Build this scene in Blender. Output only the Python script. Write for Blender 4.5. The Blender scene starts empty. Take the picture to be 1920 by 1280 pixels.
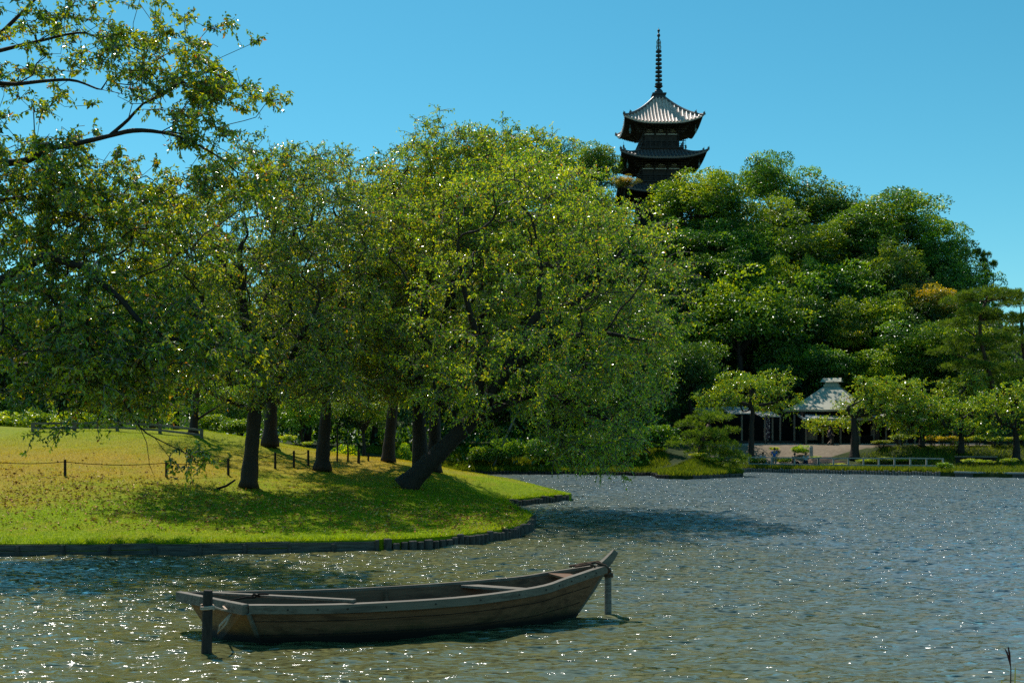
import bpy, bmesh, math, random
import numpy as np
from mathutils import Vector, Matrix
from mathutils.geometry import delaunay_2d_cdt

FPX, HC, YH = 2133.0, 3.3, 815.0          # focal length in photo pixels, eye height, horizon row
scene = bpy.context.scene
col = scene.collection
R = math.radians

def P(px, py, d):
    """A point seen at pixel (px, py) and at distance d in front of the viewer."""
    return Vector(((px - 960.0) / FPX * d, d, HC + (YH - py) / FPX * d))

# ------------------------------------------------------------------ camera, world, sun
cam = bpy.data.cameras.new("camera")
cam.sensor_width = 36.0
cam.lens = FPX / 1920.0 * 36.0
cam.shift_y = (YH - 640.0) / 1920.0
cam.clip_start, cam.clip_end = 0.1, 5000.0
cam_o = bpy.data.objects.new("camera", cam)
cam_o.location = (0, 0, HC)
cam_o.rotation_euler = (R(90), 0, 0)
col.objects.link(cam_o)
scene.camera = cam_o

SUN_ELEV, SUN_LEFT = 55.0, 28.0           # degrees; the sun stands behind the scene, a little to the left
world = bpy.data.worlds.new("World")
scene.world = world
world.use_nodes = True
wn = world.node_tree
wn.nodes.clear()
sky = wn.nodes.new("ShaderNodeTexSky")
sky.sky_type = 'NISHITA'
sky.sun_disc = False
sky.sun_elevation = R(SUN_ELEV)
sky.sun_rotation = R(-SUN_LEFT)
sky.altitude = 100.0
sky.air_density = 1.0
sky.dust_density = 0.2
sky.ozone_density = 2.0
hsv = wn.nodes.new("ShaderNodeHueSaturation")
hsv.inputs["Hue"].default_value = 0.47
hsv.inputs["Saturation"].default_value = 1.25
hsv.inputs["Value"].default_value = 1.0
bgn = wn.nodes.new("ShaderNodeBackground")
bgn.inputs["Strength"].default_value = 0.116
won = wn.nodes.new("ShaderNodeOutputWorld")
wn.links.new(sky.outputs[0], hsv.inputs["Color"])
grade = wn.nodes.new("ShaderNodeMix"); grade.data_type = 'RGBA'; grade.blend_type = 'MULTIPLY'
grade.inputs[0].default_value = 1.0
grade.inputs[7].default_value = (0.64, 0.99, 1.02, 1.0)
wn.links.new(hsv.outputs[0], grade.inputs[6])
wn.links.new(grade.outputs[2], bgn.inputs["Color"])
wn.links.new(bgn.outputs[0], won.inputs["Surface"])

sl = bpy.data.lights.new("sun", 'SUN')
sl.energy = 5.0
sl.angle = R(0.5)
sl.color = (1.0, 0.95, 0.86)
so = bpy.data.objects.new("sun", sl)
sd = Vector((-math.sin(R(SUN_LEFT)) * math.cos(R(SUN_ELEV)), math.cos(R(SUN_LEFT)) * math.cos(R(SUN_ELEV)), math.sin(R(SUN_ELEV))))
so.rotation_euler = sd.to_track_quat('Z', 'Y').to_euler()
so.location = sd * 200
col.objects.link(so)

scene.view_settings.view_transform = 'Standard'
scene.view_settings.look = 'None'
scene.view_settings.exposure = 0.0
scene.render.engine = 'CYCLES'
cy = scene.cycles
cy.max_bounces = 6
cy.diffuse_bounces = 1
cy.glossy_bounces = 3
cy.transmission_bounces = 3
cy.transparent_max_bounces = 4
cy.caustics_reflective = False
cy.caustics_refractive = False
cy.sample_clamp_direct = 18.0
cy.sample_clamp_indirect = 4.0
cy.use_denoising = False

# ------------------------------------------------------------------ objects, tags
def link(o, parent=None):
    col.objects.link(o)
    if parent is not None:
        o.parent = parent
    return o

def tag(o, label=None, cat=None, group=None, kind=None):
    if label: o["label"] = label
    if cat: o["category"] = cat
    if group: o["group"] = group
    if kind: o["kind"] = kind
    return o

def empty(name, loc, rz=0.0):
    o = bpy.data.objects.new(name, None)
    o.location = loc
    o.rotation_euler = (0, 0, rz)
    o.empty_display_size = 0.2
    return link(o)

def np_mesh(name, V, F, mat, smooth=False, var=None):
    """mesh from numpy: V (n,3); F (m,k) or a list of such arrays; var: one float per face"""
    me = bpy.data.meshes.new(name)
    V = np.asarray(V, dtype=np.float32)
    Fs = F if isinstance(F, list) else [F]
    Fs = [np.asarray(f, dtype=np.int32) for f in Fs if len(f)]
    me.vertices.add(len(V))
    me.vertices.foreach_set("co", V.ravel())
    loops = np.concatenate([f.ravel() for f in Fs])
    starts, s = [], 0
    for f in Fs:
        starts.append(s + np.arange(len(f), dtype=np.int32) * f.shape[1])
        s += f.size
    starts = np.concatenate(starts)
    me.loops.add(len(loops))
    me.loops.foreach_set("vertex_index", loops)
    me.polygons.add(len(starts))
    me.polygons.foreach_set("loop_start", starts.astype(np.int32))
    me.update(calc_edges=True)
    me.polygons.foreach_set("use_smooth", np.full(len(starts), bool(smooth)))
    if var is not None:
        a = me.attributes.new("var", 'FLOAT', 'FACE')
        a.data.foreach_set("value", np.asarray(var, dtype=np.float32))
    if mat is not None:
        me.materials.append(mat)
    me.update()
    return me

def np_obj(name, V, F, mat, parent=None, smooth=False, var=None):
    return link(bpy.data.objects.new(name, np_mesh(name, V, F, mat, smooth, var)), parent)

class MB:
    """collects boxes, bars, tubes, lathes; build() links them as ONE mesh object"""
    def __init__(self):
        self.v, self.f = [], []
    def add(self, vs, fs):
        b = len(self.v)
        self.v += [tuple(x) for x in vs]
        self.f += [tuple(i + b for i in f) for f in fs]
        return self
    def box(self, c, s, rz=0.0, m=None, taper=(1, 1)):
        hx, hy, hz = s[0] / 2, s[1] / 2, s[2] / 2
        vs = []
        for z in (-1, 1):
            tx, ty = (1, 1) if z < 0 else taper
            for x, y in ((-1, -1), (1, -1), (1, 1), (-1, 1)):
                vs.append(Vector((x * hx * tx, y * hy * ty, z * hz)))
        M = m if m is not None else Matrix.Rotation(rz, 4, 'Z')
        vs = [M @ v + Vector(c) for v in vs]
        return self.add(vs, [(3, 2, 1, 0), (4, 5, 6, 7), (0, 1, 5, 4), (1, 2, 6, 5), (2, 3, 7, 6), (3, 0, 4, 7)])
    def bar(self, a, b, w, h, up=(0, 0, 1)):
        """a beam of width w and height h from a to b"""
        a, b = Vector(a), Vector(b)
        t = (b - a).normalized()
        u = Vector(up)
        s = t.cross(u)
        s = s.normalized() if s.length > 1e-5 else Vector((1, 0, 0))
        n = s.cross(t).normalized()
        vs = [p + s * (x * w / 2) + n * (y * h / 2) for p in (a, b) for x, y in ((-1, -1), (1, -1), (1, 1), (-1, 1))]
        return self.add(vs, [(3, 2, 1, 0), (4, 5, 6, 7), (0, 1, 5, 4), (1, 2, 6, 5), (2, 3, 7, 6), (3, 0, 4, 7)])
    def tube(self, pts, rad, n=6, cap=True):
        pts = [Vector(p) for p in pts]
        rs = rad if isinstance(rad, (list, tuple)) else [rad] * len(pts)
        vs, fs = [], []
        ref = Vector((0, 0, 1))
        for i, p in enumerate(pts):
            t = (pts[min(i + 1, len(pts) - 1)] - pts[max(i - 1, 0)])
            t = t.normalized() if t.length > 1e-9 else Vector((0, 0, 1))
            if abs(t.dot(ref)) > 0.97:
                ref = Vector((1, 0, 0)) if abs(t.x) < 0.9 else Vector((0, 1, 0))
            s = t.cross(ref).normalized()
            u = s.cross(t)
            ref = u
            for k in range(n):
                a = 2 * math.pi * k / n
                vs.append(p + (s * math.cos(a) + u * math.sin(a)) * rs[i])
        for i in range(len(pts) - 1):
            for k in range(n):
                fs.append((i * n + k, i * n + (k + 1) % n, (i + 1) * n + (k + 1) % n, (i + 1) * n + k))
        if cap:
            fs.append(tuple(range(n - 1, -1, -1)))
            fs.append(tuple((len(pts) - 1) * n + k for k in range(n)))
        return self.add(vs, fs)
    def lathe(self, prof, c=(0, 0, 0), n=12):
        """prof: list of (r, z)"""
        vs, fs = [], []
        for r, z in prof:
            for k in range(n):
                a = 2 * math.pi * (k + 0.5) / n
                vs.append((c[0] + r * math.cos(a), c[1] + r * math.sin(a), c[2] + z))
        for i in range(len(prof) - 1):
            for k in range(n):
                fs.append((i * n + k, i * n + (k + 1) % n, (i + 1) * n + (k + 1) % n, (i + 1) * n + k))
        fs.append(tuple(range(n - 1, -1, -1)))
        fs.append(tuple((len(prof) - 1) * n + k for k in range(n)))
        return self.add(vs, fs)
    def grid(self, rows):
        """rows: list of equal-length lists of points"""
        m = len(rows[0])
        vs = [p for r in rows for p in r]
        fs = [(i * m + j, i * m + j + 1, (i + 1) * m + j + 1, (i + 1) * m + j) for i in range(len(rows) - 1) for j in range(m - 1)]
        return self.add(vs, fs)
    def mesh(self, name, mat, smooth=False):
        me = bpy.data.meshes.new(name)
        me.from_pydata([tuple(v) for v in self.v], [], self.f)
        me.materials.append(mat)
        if smooth:
            me.polygons.foreach_set("use_smooth", [True] * len(me.polygons))
        bm = bmesh.new(); bm.from_mesh(me)
        bmesh.ops.recalc_face_normals(bm, faces=bm.faces)
        bm.to_mesh(me); bm.free()
        me.update()
        return me
    def build(self, name, mat, parent=None, smooth=False, bevel=0.0):
        o = link(bpy.data.objects.new(name, self.mesh(name, mat, smooth)), parent)
        if bevel:
            b = o.modifiers.new("bevel", 'BEVEL'); b.width = bevel; b.segments = 2; b.limit_method = 'ANGLE'
        return o

# ------------------------------------------------------------------ materials
class NT:
    def __init__(self, name):
        self.m = bpy.data.materials.new(name)
        self.m.use_nodes = True
        self.t = self.m.node_tree
        self.t.nodes.clear()
        self.out = self.t.nodes.new("ShaderNodeOutputMaterial")
    def n(self, kind, **kw):
        x = self.t.nodes.new("ShaderNode" + kind)
        for k, v in kw.items():
            setattr(x, k, v)
        return x
    def l(self, a, b):
        self.t.links.new(a, b)
    def noise(self, scale, detail=4, rough=0.55, vec=None, dist=0.0):
        x = self.n("TexNoise")
        x.inputs["Scale"].default_value = scale
        x.inputs["Detail"].default_value = detail
        x.inputs["Roughness"].default_value = rough
        x.inputs["Distortion"].default_value = dist
        if vec is not None: self.l(vec, x.inputs["Vector"])
        return x
    def ramp(self, fac, stops, interp='LINEAR'):
        x = self.n("ValToRGB")
        x.color_ramp.interpolation = interp
        el = x.color_ramp.elements
        while len(el) < len(stops): el.new(0.5)
        for e, (p, c) in zip(el, stops):
            e.position = p; e.color = (*c, 1.0)
        self.l(fac, x.inputs["Fac"])
        return x
    def mix(self, fac, a, b, blend='MIX'):
        x = self.n("Mix", data_type='RGBA', blend_type=blend)
        if isinstance(fac, float): x.inputs[0].default_value = fac
        else: self.l(fac, x.inputs[0])
        for s, v in ((6, a), (7, b)):
            if isinstance(v, tuple): x.inputs[s].default_value = (*v, 1.0)
            else: self.l(v, x.inputs[s])
        return x.outputs[2]
    def math(self, op, a, b=None):
        x = self.n("Math", operation=op)
        for s, v in ((0, a), (1, b)):
            if v is None: continue
            if isinstance(v, (int, float)): x.inputs[s].default_value = v
            else: self.l(v, x.inputs[s])
        return x.outputs[0]
    def bsdf(self, color, rough=0.6, spec=0.4, metal=0.0, bump=None, bump_s=0.3, bump_d=0.05):
        x = self.n("BsdfPrincipled")
        if isinstance(color, tuple): x.inputs["Base Color"].default_value = (*color, 1.0)
        else: self.l(color, x.inputs["Base Color"])
        if isinstance(rough, (int, float)): x.inputs["Roughness"].default_value = rough
        else: self.l(rough, x.inputs["Roughness"])
        x.inputs["Metallic"].default_value = metal
        x.inputs["Specular IOR Level"].default_value = spec
        if bump is not None:
            b = self.n("Bump")
            b.inputs["Strength"].default_value = bump_s
            b.inputs["Distance"].default_value = bump_d
            self.l(bump, b.inputs["Height"])
            self.l(b.outputs[0], x.inputs["Normal"])
        return x
    def done(self, shader):
        self.l(shader.outputs[0] if hasattr(shader, "outputs") else shader, self.out.inputs["Surface"])
        return self.m

def simple(name, c1, c2, scale=4.0, rough=0.7, spec=0.3, bump_s=0.2, bump_d=0.02, metal=0.0, stretch=None):
    n = NT(name)
    tc = n.n("TexCoord")
    vec = tc.outputs["Object"]
    if stretch:
        mp = n.n("Mapping"); mp.inputs["Scale"].default_value = stretch
        n.l(vec, mp.inputs["Vector"]); vec = mp.outputs[0]
    t = n.noise(scale, 6, 0.6, vec)
    c = n.ramp(t.outputs["Fac"], [(0.3, c1), (0.7, c2)])
    return n.done(n.bsdf(c.outputs[0], rough, spec, metal, t.outputs["Fac"], bump_s, bump_d))

def leaf_material(name, stops, trans=0.45, rough=0.38, spec=0.5, tgain=1.6):
    n = NT(name)
    at = n.n("Attribute", attribute_name="var")
    oi = n.n("ObjectInfo")
    c = n.ramp(at.outputs["Fac"], stops)
    cc = n.mix(1.0, c.outputs[0], oi.outputs["Color"], 'MULTIPLY')
    b = n.bsdf(cc, rough, spec)
    tr = n.n("BsdfTranslucent")
    g = n.mix(1.0, cc, (tgain * 1.15, tgain * 1.05, tgain * 0.5), 'MULTIPLY')
    n.l(g, tr.inputs["Color"])
    mx = n.n("MixShader"); mx.inputs[0].default_value = trans
    n.l(b.outputs[0], mx.inputs[1]); n.l(tr.outputs[0], mx.inputs[2])
    return n.done(mx)

M = {}
M["cherry_leaf"] = leaf_material("cherry_leaf", [
    (0.0, (0.020, 0.058, 0.004)), (0.40, (0.130, 0.225, 0.006)), (0.66, (0.36, 0.42, 0.008)),
    (0.88, (0.56, 0.47, 0.010)), (0.945, (0.55, 0.27, 0.012)), (1.0, (0.55, 0.15, 0.012))], 0.33, 0.27, 1.0, 1.9)
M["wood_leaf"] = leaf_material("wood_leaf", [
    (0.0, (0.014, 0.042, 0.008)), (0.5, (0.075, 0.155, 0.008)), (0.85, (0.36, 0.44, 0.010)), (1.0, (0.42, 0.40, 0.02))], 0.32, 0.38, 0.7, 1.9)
M["needle"] = leaf_material("needle", [
    (0.0, (0.030, 0.070, 0.012)), (0.5, (0.095, 0.16, 0.016)), (1.0, (0.22, 0.27, 0.022))], 0.40, 0.5, 0.35, 1.8)

def bark_material(name, c1, c2):
    n = NT(name)
    tc = n.n("TexCoord")
    mp = n.n("Mapping"); mp.inputs["Scale"].default_value = (1.0, 1.0, 0.35)
    n.l(tc.outputs["Object"], mp.inputs["Vector"])
    t = n.noise(9.0, 8, 0.65, mp.outputs[0], 0.6)
    t2 = n.noise(1.6, 3, 0.5, tc.outputs["Object"])
    c = n.ramp(t.outputs["Fac"], [(0.3, c1), (0.68, c2)])
    c3 = n.mix(t2.outputs["Fac"], c.outputs[0], tuple(0.6 * (a + b) for a, b in zip(c1, c2)))
    return n.done(n.bsdf(c3, 0.75, 0.3, 0.0, t.outputs["Fac"], 0.9, 0.06))
M["bark"] = bark_material("bark", (0.010, 0.007, 0.005), (0.052, 0.037, 0.028))
M["twig"] = bark_material("lit_twig_bark", (0.10, 0.075, 0.06), (0.30, 0.235, 0.20))  # sunlight put into the colour: pale lit copy of the bark
M["pine_bark"] = bark_material("pine_bark", (0.035, 0.018, 0.010), (0.11, 0.065, 0.04))
# ================================================================== terrain
WL = lambda y: HC * FPX / (y - YH)            # distance of a waterline seen at row y
def shore_pt(px, py):
    d = WL(py)
    return ((px - 960.0) / FPX * d, d)

def catmull(pts, step):
    """resample an open polyline through pts (2-D or 3-D) with a smooth curve"""
    pts = [np.array(p, float) for p in pts]
    ext = [2 * pts[0] - pts[1]] + pts + [2 * pts[-1] - pts[-2]]
    out = []
    for i in range(1, len(ext) - 2):
        p0, p1, p2, p3 = ext[i - 1:i + 3]
        k = max(1, int(np.linalg.norm(p2 - p1) / step))
        for j in range(k):
            t = j / k
            out.append(0.5 * (2 * p1 + (p2 - p0) * t + (2 * p0 - 5 * p1 + 4 * p2 - p3) * t * t + (3 * p1 - p0 - 3 * p2 + p3) * t ** 3))
    out.append(pts[-1])
    return [tuple(p) for p in out]

FRONT = catmull([(-62, 31.0), (-30, 31.2), shore_pt(0, 1041), shore_pt(250, 1039), shore_pt(500, 1036), shore_pt(680, 1033), shore_pt(800, 1028), shore_pt(880, 1020), shore_pt(945, 1010), shore_pt(985, 998), shore_pt(993, 986)], 0.5)
TIP = catmull([shore_pt(993, 986), (0.72, 42.2), (0.35, 45.0), (-0.1, 49.0), (-0.25, 52.5)], 0.5)[1:]
SPIT = catmull([(-0.25, 52.5), shore_pt(975, 947), shore_pt(1020, 942), shore_pt(1066, 938)], 0.4)[1:]
BACK = catmull([shore_pt(1066, 938), (3.0, 59.0), (1.2, 62.0), (-2.0, 66.0), (-5.5, 70.0), (-9.0, 76.0), (-12.0, 84.0)], 0.7)[1:]
LAWN_SHORE = FRONT + TIP + SPIT + BACK
LAWN_POLY = LAWN_SHORE + [(-30, 84.0), (-62, 84.0)]

FAR_SHORE = catmull([(-30, 82.0), (-16, 83.0), (-9, 87), (-5.5, 93), shore_pt(868, 889), shore_pt(1000, 889), shore_pt(1120, 890), shore_pt(1225, 892)], 1.0)
FAR_SHORE += catmull([shore_pt(1232, 893.5), shore_pt(1240, 897), shore_pt(1300, 898), shore_pt(1372, 894.5), (18.3, 90), (18.3, 93.5)], 0.8)
FAR_SHORE += catmull([(18.6, 95.5), shore_pt(1400, 884.5), shore_pt(1500, 886.5), shore_pt(1650, 889.5), shore_pt(1790, 893)], 1.0)
QUAY = [shore_pt(1790, 893), shore_pt(1920, 895.5), (52, 86.5), (80, 86.0)]
FAR_SHORE += catmull(QUAY, 1.0)[1:]
FAR_POLY = FAR_SHORE + [(110, 86.0), (160, 250.0), (-160, 250.0), (-110, 82.0)]

def seg_arrays(line):
    a = np.array(line)
    return a[:-1], a[1:]
def dist_to(line, xy):
    A, B = seg_arrays(line)
    xy = np.atleast_2d(xy)
    best = np.full(len(xy), 1e9)
    for a, b in zip(A, B):
        ab = b - a
        t = np.clip(((xy - a) @ ab) / max(ab @ ab, 1e-9), 0, 1)
        q = a + t[:, None] * ab
        best = np.minimum(best, np.hypot(*(xy - q).T))
    return best
def inside(poly, xy):
    p = np.array(poly); x, y = np.atleast_2d(xy).T
    c = np.zeros(len(x), bool)
    j = len(p) - 1
    for i in range(len(p)):
        cond = (p[i, 1] > y) != (p[j, 1] > y)
        with np.errstate(divide='ignore', invalid='ignore'):
            xx = (p[j, 0] - p[i, 0]) * (y - p[i, 1]) / (p[j, 1] - p[i, 1] + 1e-12) + p[i, 0]
        c ^= cond & (x < xx)
        j = i
    return c

BANK = 0.32
_fx = np.array([p[0] for p in FRONT]); _fy = np.array([p[1] for p in FRONT])
def wob(x, y):
    return 0.045 * np.sin(x * 0.9 + 1.3 * np.sin(y * 0.35)) + 0.035 * np.sin(y * 1.1 + x * 0.4) + 0.02 * np.sin(x * 2.3 - y * 1.7)
def lawn_z(xy):
    xy = np.atleast_2d(xy)
    x, y = xy.T
    ds = np.interp(x, _fx, _fy)
    zc = np.interp(x, [-62, -26, -16, -12, -9.6, -7, -4.2, -1, 1, 2.9], [3.9, 3.75, 3.55, 2.75, 2.35, 2.1, 1.75, 1.15, 0.75, 0.32])
    dc = 58.0
    t = np.clip((y - ds) / (dc - ds), 0, 1)
    z = BANK + (zc - BANK) * (t * (1.12 - 0.12 * t))
    z = z - np.clip(y - dc, 0, 30) * 0.035
    dist = dist_to(LAWN_SHORE, xy)
    z = np.minimum(z, BANK + 0.30 * dist + 0.02 * dist ** 2)
    return z + wob(x, y) * np.clip(dist / 3.0, 0, 1)

def far_z(xy):
    xy = np.atleast_2d(xy)
    x, y = xy.T
    s = dist_to(FAR_SHORE, xy)
    left = np.interp(s, [0, 1.5, 4.0, 8.0, 14, 60], [0.26, 0.45, 1.5, 2.35, 2.5, 2.8])
    right = np.interp(s, [0, 5.5, 7.0, 11.0, 60], [0.32, 0.42, 0.6, 2.25, 2.36])
    right2 = np.interp(y, [0, 97.5, 99.5, 104, 300], [0.5, 0.6, 0.9, 2.25, 2.4])
    right = np.minimum(right, right2)
    k = np.clip((x - 16.5) / 3.0, 0, 1)
    z = left * (1 - k) + right * k
    px = 960 + x / np.maximum(y, 1) * FPX
    h = np.interp(px, [-200, 500, 760, 1000, 1500, 1680, 1800, 1900, 2050, 2300], [0.15, 0.3, 0.85, 1.0, 1.0, 0.88, 0.70, 0.5, 0.32, 0.2])
    y0 = 124.0
    hill = np.clip(y - y0, 0, 46) * 0.70 * h
    hill = np.where(y > 178, hill - (y - 178) * 0.5 * h, hill)
    return z + hill + wob(x * 0.5, y * 0.5) * np.clip(s / 4, 0, 1)

def ground_at(x, y):
    if inside(LAWN_POLY, [(x, y)])[0]:
        return float(lawn_z([(x, y)])[0])
    if inside(FAR_POLY, [(x, y)])[0]:
        return float(far_z([(x, y)])[0])
    return 0.0
def hit(px, py, d0=31.0, d1=130.0, n=600):
    """first point of the ground seen at a pixel"""
    d = np.linspace(d0, d1, n)
    x = (px - 960.0) / FPX * d
    z = HC + (YH - py) / FPX * d
    xy = np.stack([x, d], 1)
    g = np.where(inside(LAWN_POLY, xy), lawn_z(xy), np.where(inside(FAR_POLY, xy), far_z(xy), -1))
    k = np.argmax(g >= z)
    return Vector((x[k], d[k], g[k]))

def terrain(name, poly, shore_n, zfun, pts_in, mat):
    """sheet of triangles bounded by poly; the shore edge drops straight down into the water"""
    b = [Vector(p) for p in poly]
    nb = len(b)
    vs = b + [Vector(p) for p in pts_in]
    edges = [(i, (i + 1) % nb) for i in range(nb)]
    ov, oe, of, *_ = delaunay_2d_cdt(vs, edges, [list(range(nb))], 1, 1e-5)
    xy = np.array([(v.x, v.y) for v in ov])
    z = zfun(xy)
    V = np.column_stack([xy, z])
    F = np.array([f for f in of], dtype=np.int32)
    # skirt
    k0 = len(V)
    P0 = np.array(poly)
    ring = np.column_stack([P0, zfun(P0)]); low = np.column_stack([P0, np.full(nb, -1.2)])
    V = np.concatenate([V, ring, low])
    i = np.arange(nb); j = (i + 1) % nb
    Q = np.column_stack([k0 + i, k0 + nb + i, k0 + nb + j, k0 + j])
    o = np_obj(name, V, [F, Q], mat, smooth=True)
    tag(o, kind="structure")
    return o

def jitter_grid(x0, x1, y0, y1, s, rng):
    gx, gy = np.meshgrid(np.arange(x0, x1, s), np.arange(y0, y1, s))
    p = np.column_stack([gx.ravel(), gy.ravel()])
    return p + rng.uniform(-0.3, 0.3, p.shape) * s

# ---- grass and soil materials share one colour rule, by place
def grass_color(n, gain=1.0):
    g = n.n("NewGeometry")
    pos = g.outputs["Position"]
    sep = n.n("SeparateXYZ"); n.l(pos, sep.inputs[0])
    big = n.noise(0.35, 3, 0.55, pos)
    mid = n.noise(1.7, 5, 0.6, pos)
    fine = n.noise(9.0, 4, 0.6, pos)
    # dryness grows up the slope
    dry = n.n("MapRange"); dry.inputs["From Min"].default_value = 0.8; dry.inputs["From Max"].default_value = 2.0
    n.l(sep.outputs["Z"], dry.inputs["Value"])
    d1 = n.math('ADD', dry.outputs[0], n.math('MULTIPLY', n.math('SUBTRACT', big.outputs["Fac"], 0.5), 1.6))
    d1 = n.math('ADD', d1, n.math('MULTIPLY', n.math('SUBTRACT', mid.outputs["Fac"], 0.5), 1.3))
    d1 = n.math('MULTIPLY', n.math('MINIMUM', n.math('MAXIMUM', d1, 0.0), 1.0), 0.85)
    green = n.ramp(fine.outputs["Fac"], [(0.3, (0.075 * gain, 0.125 * gain, 0.001)), (0.7, (0.19 * gain, 0.235 * gain, 0.002))])
    tan = n.ramp(fine.outputs["Fac"], [(0.3, (0.20 * gain, 0.125 * gain, 0.018)), (0.7, (0.31 * gain, 0.205 * gain, 0.04))])
    # farther up, behind the rope fence, the lawn is green again
    far = n.n("MapRange"); far.inputs["From Min"].default_value = 47.0; far.inputs["From Max"].default_value = 55.0
    n.l(sep.outputs["Y"], far.inputs["Value"])
    lf = n.n("MapRange"); lf.inputs["From Min"].default_value = -9.0; lf.inputs["From Max"].default_value = -14.0
    n.l(sep.outputs["X"], lf.inputs["Value"])
    k = n.math('SUBTRACT', 1.0, n.math('MULTIPLY', n.math('MULTIPLY', far.outputs[0], lf.outputs[0]), 0.75))
    return n.mix(n.math('MULTIPLY', d1, k), green.outputs[0], tan.outputs[0]), fine

n = NT("lawn_soil")
c, fine = grass_color(n, 1.35)
M["lawn"] = n.done(n.bsdf(c, 0.9, 0.1, 0.0, fine.outputs["Fac"], 0.8, 0.06))
n = NT("grass_blade")
c, fine = grass_color(n, 2.0)
at = n.n("Attribute", attribute_name="var")
c2 = n.mix(at.outputs["Fac"], n.mix(1.0, c, (0.55, 0.6, 0.5), 'MULTIPLY'), n.mix(1.0, c, (1.35, 1.3, 1.0), 'MULTIPLY'))
b = n.bsdf(c2, 0.55, 0.25)
tr = n.n("BsdfTranslucent"); n.l(n.mix(1.0, c2, (1.5, 1.5, 0.8), 'MULTIPLY'), tr.inputs["Color"])
mx = n.n("MixShader"); mx.inputs[0].default_value = 0.45
n.l(b.outputs[0], mx.inputs[1]); n.l(tr.outputs[0], mx.inputs[2])
M["blade"] = n.done(mx)

n = NT("ground_soil")
g = n.n("NewGeometry")
t1 = n.noise(0.6, 5, 0.6, g.outputs["Position"]); t2 = n.noise(5.0, 5, 0.6, g.outputs["Position"])
f = n.math('ADD', n.math('MULTIPLY', t1.outputs["Fac"], 0.6), n.math('MULTIPLY', t2.outputs["Fac"], 0.4))
c = n.ramp(f, [(0.40, (0.018, 0.030, 0.010)), (0.54, (0.045, 0.060, 0.016)), (0.66, (0.13, 0.11, 0.055))])
M["soil"] = n.done(n.bsdf(c.outputs[0], 0.9, 0.1, 0.0, t2.outputs["Fac"], 0.6, 0.1))
M["gravel"] = simple("gravel_path", (0.17, 0.13, 0.092), (0.25, 0.195, 0.14), 3.0, 0.9, 0.1)

rng = np.random.default_rng(3)
pts = np.concatenate([jitter_grid(-61, 4, 30, 60, 0.6, rng), jitter_grid(-61, 4, 60, 84, 1.5, rng)])
pts = pts[inside(LAWN_POLY, pts)]
pts = pts[dist_to(LAWN_POLY + LAWN_POLY[:1], pts) > 0.3]
lawn = terrain("lawn", LAWN_POLY, len(LAWN_SHORE), lawn_z, pts.tolist(), M["lawn"])
pts = np.concatenate([jitter_grid(-60, 80, 80, 128, 1.5, rng), jitter_grid(-110, 110, 128, 248, 4.0, rng)])
pts = pts[inside(FAR_POLY, pts)]
pts = pts[dist_to(FAR_POLY + FAR_POLY[:1], pts) > 0.5]
def far_sheet(xy):
    z = far_z(xy)
    return np.where(inside(LAWN_POLY, xy), np.minimum(z, lawn_z(xy) - 0.6), z)
ground = terrain("ground", FAR_POLY, len(FAR_SHORE), far_sheet, pts.tolist(), M["soil"])

# distant country beyond the hill, out to the horizon
far = MB()
far.grid([[(x, y, -0.6) for x in (-4000, -400, 0, 400, 4000)] for y in (-200, 249, 1000, 4500)])
tag(far.build("land", M["soil"]), kind="structure")

# ---- terrace path in front of the tea house
def draped(name, poly, zfun, s, mat, off=0.006):
    rng = np.random.default_rng(5)
    p = np.array(poly)
    pts = jitter_grid(p[:, 0].min(), p[:, 0].max(), p[:, 1].min(), p[:, 1].max(), s, rng)
    pts = pts[inside(poly, pts)]
    pts = pts[dist_to(list(poly) + [poly[0]], pts) > 0.2]
    b = [Vector(q) for q in poly]
    ov, oe, of, *_ = delaunay_2d_cdt(b + [Vector(q) for q in pts], [(i, (i + 1) % len(b)) for i in range(len(b))], [list(range(len(b)))], 1, 1e-5)
    xy = np.array([(v.x, v.y) for v in ov])
    o = np_obj(name, np.column_stack([xy, zfun(xy) + off]), np.array(of, dtype=np.int32), mat, smooth=True)
    tag(o, kind="structure")
    return o
draped("terrace", [(19.5, 105.5), (28, 105.2), (38, 105.0), (47, 106), (58, 107), (70, 108), (70, 124), (40, 124), (22, 124), (17, 117)], far_z, 1.0, M["gravel"], 0.04)

# ---- water: one sheet of real ripples
rng = np.random.default_rng(11)
rows = [4.0]
while rows[-1] < 105: rows.append(rows[-1] * (1 + 0.0024 if rows[-1] > 12 else 1.006))
rows = np.array(rows)
t = np.concatenate([-np.geomspace(0.62, 2.2, 40)[::-1], np.linspace(-0.6, 0.6, 520), np.geomspace(0.62, 2.2, 40)])
TY, TX = np.meshgrid(rows, t, indexing='ij')
X = TX * TY; Y = TY + 0 * TX
Z = np.zeros_like(X)
wind = R(-80)
for k in range(64):
    lam = 0.22 * (2.6 / 0.22) ** rng.random()
    a = wind + rng.normal(0, 0.7)
    kx, ky = math.cos(a) * 2 * math.pi / lam, math.sin(a) * 2 * math.pi / lam
    amp = 0.0048 * lam ** 1.0
    ph = rng.random() * 6.28
    local = 0.6 + 0.4 * np.sin(X * 0.21 * rng.normal() + Y * 0.17 * rng.normal() + rng.random() * 6.28)
    fade = np.clip(1.6 - Y * 0.0024 * 3.0 / lam, 0.4, 1.0)
    Z += amp * local * fade * np.sin(kx * X + ky * Y + ph + 0.5 * np.sin(0.31 * X - 0.23 * Y + ph))
nr, nc = X.shape
idx = np.arange(nr * nc).reshape(nr, nc)
F = np.column_stack([idx[:-1, :-1].ravel(), idx[:-1, 1:].ravel(), idx[1:, 1:].ravel(), idx[1:, :-1].ravel()])
n = NT("pond_water")
g = n.n("NewGeometry")
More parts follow.
